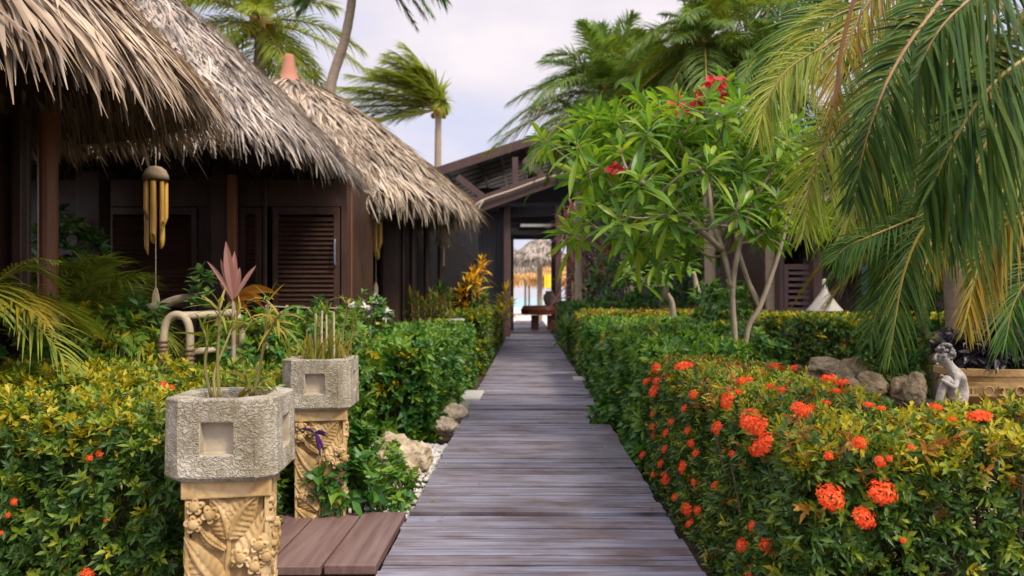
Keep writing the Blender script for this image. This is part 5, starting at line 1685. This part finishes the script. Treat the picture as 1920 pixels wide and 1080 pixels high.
bush('shrub', 'yellow green shrub behind the left hedges below the areca palm', P(120, 690, 6.3), (.85, .4, .5), 620, ['ix_young', 'broad_light', 'palm_sun'], 7, .085, .036, 321, probs=[.35, .5, .15])
bush('shrub', 'dark green shrub at the foot of the nearest hut post', P(20, 690, 5.9), (.6, .35, .55), 420, ['broad_dark', 'ix_mid', 'broad_light'], 7, .085, .036, 322, probs=[.2, .35, .45])
bush('shrub', 'leafy shrub between the bamboo bench and the rear planter', P(470, 680, 6.8), (.5, .35, .42), 430, ['ix_mid', 'broad_light', 'broad_dark'], 7, .08, .036, 323, probs=[.4, .4, .2])
bush('shrub', 'leafy shrub directly behind the rear planter grass', P(600, 675, 7.3), (.5, .4, .5), 430, ['broad_dark', 'broad_light', 'ix_mid'], 7, .085, .04, 324, probs=[.3, .5, .2])
bush('shrub', 'dark broad leaved plant on the porch left of the first chime', P(125, 455, 9.4), (.35, .3, .4), 60, ['palm_blue', 'broad_dark'], 7, .16, .06, 325, base=.22)
bush('shrub', 'pale flowering bush below the second chime', P(690, 600, 9.8), (.3, .25, .3), 130, ['broad_dark', 'broad_light', 'pebble'], 6, .075, .04, 326, probs=[.5, .3, .2])
bush('shrub', 'blue green plant beside the bamboo bench leg', P(262, 630, 6.5), (.16, .14, .3), 60, ['palm_blue', 'broad_dark'], 7, .1, .045, 327)
bush('shrub', 'green shrub among the trunks behind the plumeria', P(1350, 575, 10.5), (.35, .3, .35), 110, ['broad_dark', 'broad_light'], 7, .12, .05, 328)
bush('shrub', 'dark shrub left of the rock pile below the plumeria', P(1420, 680, 8.8), (.3, .3, .4), 130, ['broad_dark', 'ix_mid', 'broad_light'], 7, .09, .045, 329, probs=[.6, .2, .2])
bush('shrub', 'dark green shrub behind the clay trough', P(1790, 640, 9.6), (1.1, .6, .75), 520, ['ix_dark', 'broad_dark', 'ix_mid'], 7, .1, .045, 330, probs=[.5, .4, .1])
bush('shrub', 'dark bush under the tall palms right of the red cordyline', P(1200, 545, 18.5), (1.3, .8, 1.1), 420, ['broad_dark', 'ix_dark'], 7, .17, .07, 331)
for i, (px, py, d, rad, n, lab) in enumerate(((1600, 360, 15.5, (1.9, 1.2, 1.5), 800, 'broad dark tree behind the right hand palms, nearest the plumeria'), (1850, 300, 13.5, (2.2, 1.3, 2.2), 900, 'broad dark tree behind the palms at the right edge'), (1320, 400, 24, (3.4, 1.6, 1.8), 600, 'broad dark tree far behind the feathery palms'))):
    bush('broadleaf_tree', lab, P(px, py, d), rad, n, ['broad_dark', 'ix_dark', 'palm_olive'], 7, .2 if d < 20 else .3, .075 if d < 20 else .11, 340 + i, 'tree', stems=26)

# ------------------------------------------------------------------ right hand hut behind the hedge
hD = thing('garden_house', 'dark wooden house with louvred wall behind the dark hedge on the right', 'house', (9, 16, -.15))
HY = 14.6
mb = MB()
box(mb, X(1462, HY), X(1470, HY), HY, HY + .1, -.15, 3.2)
box(mb, X(1530, HY), 12.5, HY + .7, HY + .8, -.15, 3.2)
box(mb, X(1462, HY), 12.5, HY - .02, HY + .12, 2.4, 3.2)
box(mb, X(1462, HY), X(1462, HY) + .1, HY + .1, 19, -.15, 3.2)
box(mb, X(1462, HY), 12.5, 19, 19.1, -.15, 3.2)
mb.build('wall', M['hutwood'], hD)
louvre(hD, 'louvred_panel', X(1470, HY), X(1524, HY), HY - .02, .1, 1.95, 'pavwood', .11)
post(hD, X(1531, HY - .1), HY - .1, -.15, 3.2, .08, 'pavwood', True)
post(hD, X(1640, HY - .1), HY - .1, -.15, 3.2, .08, 'pavwood', True)
post(hD, X(1790, HY - .1), HY - .1, -.15, 3.2, .08, 'pavwood', True)
thatch_roof(hD, 'roof', (9.2, 16.8), 4.9, 3.1, 3.5, 3.1, 2.2, 1.2, 6000, 'thatch_warm', .5, .06, .35, 900, .14, 8)
mb = MB()
box(mb, X(1630, HY), X(1690, HY), HY + .3, HY + .34, 1.4, 2.3)
mb.build('window', M['blue_cloth'], hD)

# conical lampshade
t = thing('garden_lamp', 'lamp with white woven conical shade standing behind the dark hedge', 'lamp', (*P(1546, 560, 12.6)[:2], -.15))
c = P(1546, 583, 12.6)
mb = MB()
lathe(mb, [(.28, 0), (.27, .02), (.2, .1), (.13, .2), (.055, .3), (.04, .36), (.035, .5), (.0, .51)], c, 28)
lathe(mb, [(.27, .0), (.12, .19), (.0, .3)], c, 28)
mb.build('lamp_shade', M['white_wood'], t, smooth=True)
mb = MB()
tube(mb, [(c[0], c[1], -.16), c + [0, 0, .3]], .025, 8)
mb.build('pole', M['hutwood'], t)

# ------------------------------------------------------------------ clay trough with figure
TY = 5.3
t = thing('clay_trough', 'long carved clay trough at the right edge behind the flowering hedge', 'planter', (X(1900, TY), TY, -.15))
cx, cz = X(1930, TY), .6
K = 40
secs = [(.0, .0, .0), (.5, .8, .0), (.72, .9, .04), (.88, .97, .1), (.9, .98, .105), (.93, 1.0, .11), (.95, 1.0, .20), (.93, 1.0, .205), (.97, 1.02, .235), (1.0, 1.04, .245), (1.0, 1.04, .29), (.9, .96, .29), (.86, .92, .22), (.0, .0, .22)]
mb = MB()
a = np.arange(K) * 2 * np.pi / K
for ()in []: pass
V = []
for sx, sy, zz in secs:
    e = 2 / 3.2
    V.append(np.stack([cx + .6 * sx * np.sign(np.cos(a)) * np.abs(np.cos(a)) ** e, TY + .22 * sy * np.sign(np.sin(a)) * np.abs(np.sin(a)) ** e, np.full(K, cz + zz) + .03 * (np.cos(a) < -.8) * (zz > .2) * 0], 1))
V = np.concatenate(V)
mb.arr(V, None, [(i * K + j, i * K + (j + 1) % K, (i + 1) * K + (j + 1) % K, (i + 1) * K + j) for i in range(len(secs) - 1) for j in range(K)])
mb.build('trough', M['clay'], t, bevel=.004)
mb = MB()
for i in range(11):
    x = cx - .5 + i * .1
    yy = TY - .226
    if i % 2:
        tube(mb, [(x + .03 * math.cos(q), yy, cz + .152 + .03 * math.sin(q)) for q in np.linspace(0, 6.0, 14)], .007, 6)
    else:
        box(mb, x - .034, x + .034, yy - .004, yy + .01, cz + .122, cz + .134)
        box(mb, x - .034, x + .034, yy - .004, yy + .01, cz + .17, cz + .182)
        box(mb, x - .006, x + .006, yy - .004, yy + .01, cz + .134, cz + .17)
mb.build('carved_frieze', M['clay'], t)
mb = MB()
box(mb, cx - .4, cx + .4, TY - .17, TY + .17, -.16, cz + .004)
mb.build('plinth', M['rock_brown'], t, bevel=.02)
bush('trough_plant', 'near black leafy plant growing in the clay trough', (cx + .0, TY, cz + .40), (.56, .22, .2), 420, ['black_leaf'], 7, .075, .04, 351, 'plant', base=cz + .2)


def skinned(name, chain, edges, mat, parent, sub=2):
    me = bpy.data.meshes.new(name)
    me.from_pydata([tuple(c[0]) for c in chain], edges, [])
    o = bpy.data.objects.new(name, me)
    COL.objects.link(o)
    o.modifiers.new('skin', 'SKIN')
    for i, c in enumerate(chain):
        v = me.skin_vertices[0].data[i]
        v.radius = (c[1], c[2] if len(c) > 2 else c[1])
    me.skin_vertices[0].data[0].use_root = True
    s = o.modifiers.new('sub', 'SUBSURF')
    s.levels = s.render_levels = sub
    me.materials.append(mat)
    if parent: child(o, parent)
    for p in me.polygons: p.use_smooth = True
    return o


# seated stone figure leaning on the trough end, knees drawn up
sx, sy, sz = X(1776, 5.1), 5.1, .53
t = thing('statue', 'small pale stone figure sitting with knees drawn up at the trough end', 'statue', (sx, sy, -.15))
Q = lambda px, py, d=5.1: tuple(float(q) for q in P(px, py, d))
ch = [(Q(1804, 756, 5.1), .05), (Q(1803, 730, 5.1), .046), (Q(1795, 704, 5.08), .05), (Q(1784, 690, 5.07), .026), (Q(1772, 678, 5.06), .042), (Q(1768, 662, 5.06), .045),
      (Q(1795, 755, 5.03), .038), (Q(1776, 706, 4.98), .03), (Q(1764, 738, 4.97), .026), (Q(1755, 768, 4.97), .018), (Q(1742, 773, 4.95), .016),
      (Q(1806, 758, 5.15), .038), (Q(1786, 706, 5.14), .028), (Q(1794, 738, 5.13), .024), (Q(1800, 768, 5.13), .018), (Q(1788, 773, 5.1), .016),
      (Q(1796, 706, 5.0), .024), (Q(1790, 728, 4.95), .018), (Q(1772, 716, 4.94), .014), (Q(1764, 712, 4.95), .012),
      (Q(1794, 704, 5.16), .024), (Q(1788, 726, 5.2), .018), (Q(1770, 708, 5.18), .013), (Q(1764, 704, 5.14), .011)]
ed = [(0, 1), (1, 2), (2, 3), (3, 4), (4, 5), (0, 6), (6, 7), (7, 8), (8, 9), (9, 10), (0, 11), (11, 12), (12, 13), (13, 14), (14, 15), (2, 16), (16, 17), (17, 18), (18, 19), (2, 20), (20, 21), (21, 22), (22, 23)]
skinned('body', ch, ed, M['statue'], t)
mb = MB()
box(mb, X(1738, 5.1), X(1822, 5.1), 4.9, 5.24, -.16, Q(0, 776)[2])
mb.build('base_block', M['rock_brown'], t, bevel=.02)
hc = np.array(Q(1773, 661, 5.07))
mb = MB()
for k in range(46):
    v = norm(rng.normal(0, 1, 3) + [.5, 0, .55])
    c = hc + v * np.array([.05, .052, .052])
    lathe(mb, [(0, .013), (.011, .008), (.014, 0), (.01, -.009), (0, -.012)], c, 7)
mb.build('hair', M['metal_dark'], t, smooth=True)
mb = MB()
tube(mb, [Q(1756, 664, 5.06), Q(1752, 673, 5.06), Q(1757, 677, 5.06)], [.007, .012, .008], 8)
for dd in (5.035, 5.085):
    lathe(mb, [(0, .006), (.006, .003), (.008, 0), (.005, -.005), (0, -.006)], Q(1756, 665, dd), 8)
tube(mb, [Q(1758, 682, 5.045), Q(1756, 683, 5.06), Q(1758, 682, 5.075)], .007, 6)
mb.build('face', M['statue'], t, smooth=True)

# ------------------------------------------------------------------ sky, sun, camera
w = bpy.data.worlds.new('World')
SC.world = w
w.use_nodes = True
nt = w.node_tree
bg = nt.nodes['Background']
sky = nt.nodes.new('ShaderNodeTexSky')
sky.sky_type = 'NISHITA'
sky.sun_disc = False
SUN_EL, SUN_AZ = 49.0, 318.0   # azimuth measured from +X towards +Y
sky.sun_elevation = R(SUN_EL)
sky.sun_rotation = R(90 - SUN_AZ)
tc = nt.nodes.new('ShaderNodeTexCoord')
mp = nt.nodes.new('ShaderNodeMapping')
mp.inputs['Scale'].default_value = (1.4, 1.4, 3.2)
nt.links.new(tc.outputs['Generated'], mp.inputs[0])
nz = nt.nodes.new('ShaderNodeTexNoise')
nz.inputs['Scale'].default_value = 1.7
nz.inputs['Detail'].default_value = 5
nz.inputs['Roughness'].default_value = .5
nt.links.new(mp.outputs[0], nz.inputs[0])
cl = ramp(nt, nz.outputs[0], [(.34, (3.7, 3.85, 5.2)), (.47, (4.3, 4.25, 5.2)), (.56, (5.2, 4.75, 5.15)), (.66, (6.0, 5.4, 5.5))])
# overcast sky, brightened overhead and behind the camera out of frame as added fill
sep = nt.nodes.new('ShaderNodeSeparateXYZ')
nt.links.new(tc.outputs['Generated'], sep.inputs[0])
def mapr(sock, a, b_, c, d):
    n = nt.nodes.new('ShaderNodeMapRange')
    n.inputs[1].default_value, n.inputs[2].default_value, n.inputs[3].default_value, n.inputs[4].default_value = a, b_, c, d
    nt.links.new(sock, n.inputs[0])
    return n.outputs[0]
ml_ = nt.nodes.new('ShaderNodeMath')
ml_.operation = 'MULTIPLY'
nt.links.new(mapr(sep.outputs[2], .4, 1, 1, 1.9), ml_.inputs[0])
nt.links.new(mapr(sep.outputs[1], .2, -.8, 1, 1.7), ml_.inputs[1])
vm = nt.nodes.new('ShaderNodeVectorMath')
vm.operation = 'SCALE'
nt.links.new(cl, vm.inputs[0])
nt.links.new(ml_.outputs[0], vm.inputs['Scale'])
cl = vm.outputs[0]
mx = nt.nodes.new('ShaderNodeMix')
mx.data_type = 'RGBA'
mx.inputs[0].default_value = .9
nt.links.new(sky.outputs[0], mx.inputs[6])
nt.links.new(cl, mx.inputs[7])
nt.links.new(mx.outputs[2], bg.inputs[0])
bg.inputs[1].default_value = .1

ld = bpy.data.lights.new('sun', 'SUN')
ld.energy = 2.2
ld.angle = R(12)
ld.color = (1, .9, .74)
lo = bpy.data.objects.new('sun', ld)
COL.objects.link(lo)
a, e = R(SUN_AZ), R(SUN_EL)
lo.rotation_euler = Vector((math.cos(a) * math.cos(e), math.sin(a) * math.cos(e), math.sin(e))).to_track_quat('Z', 'Y').to_euler()

cd = bpy.data.cameras.new('camera')
cam = bpy.data.objects.new('camera', cd)
COL.objects.link(cam)
cam.location = (0, 0, EYE)
cam.rotation_euler = (R(90), 0, 0)
cd.sensor_width = 36
cd.lens = 36 * F / 1920
cd.shift_x = -(CX - 960) / 1920
cd.shift_y = (CY - 540) / 1920
cd.clip_end = 2000
cd.clip_start = .05
cd.dof.use_dof = True
cd.dof.focus_distance = 3.7
cd.dof.aperture_fstop = 2.8
SC.camera = cam
vs = SC.view_settings
vs.view_transform = 'Standard'
vs.look = 'None'
vs.exposure = .84
vs.gamma = 1
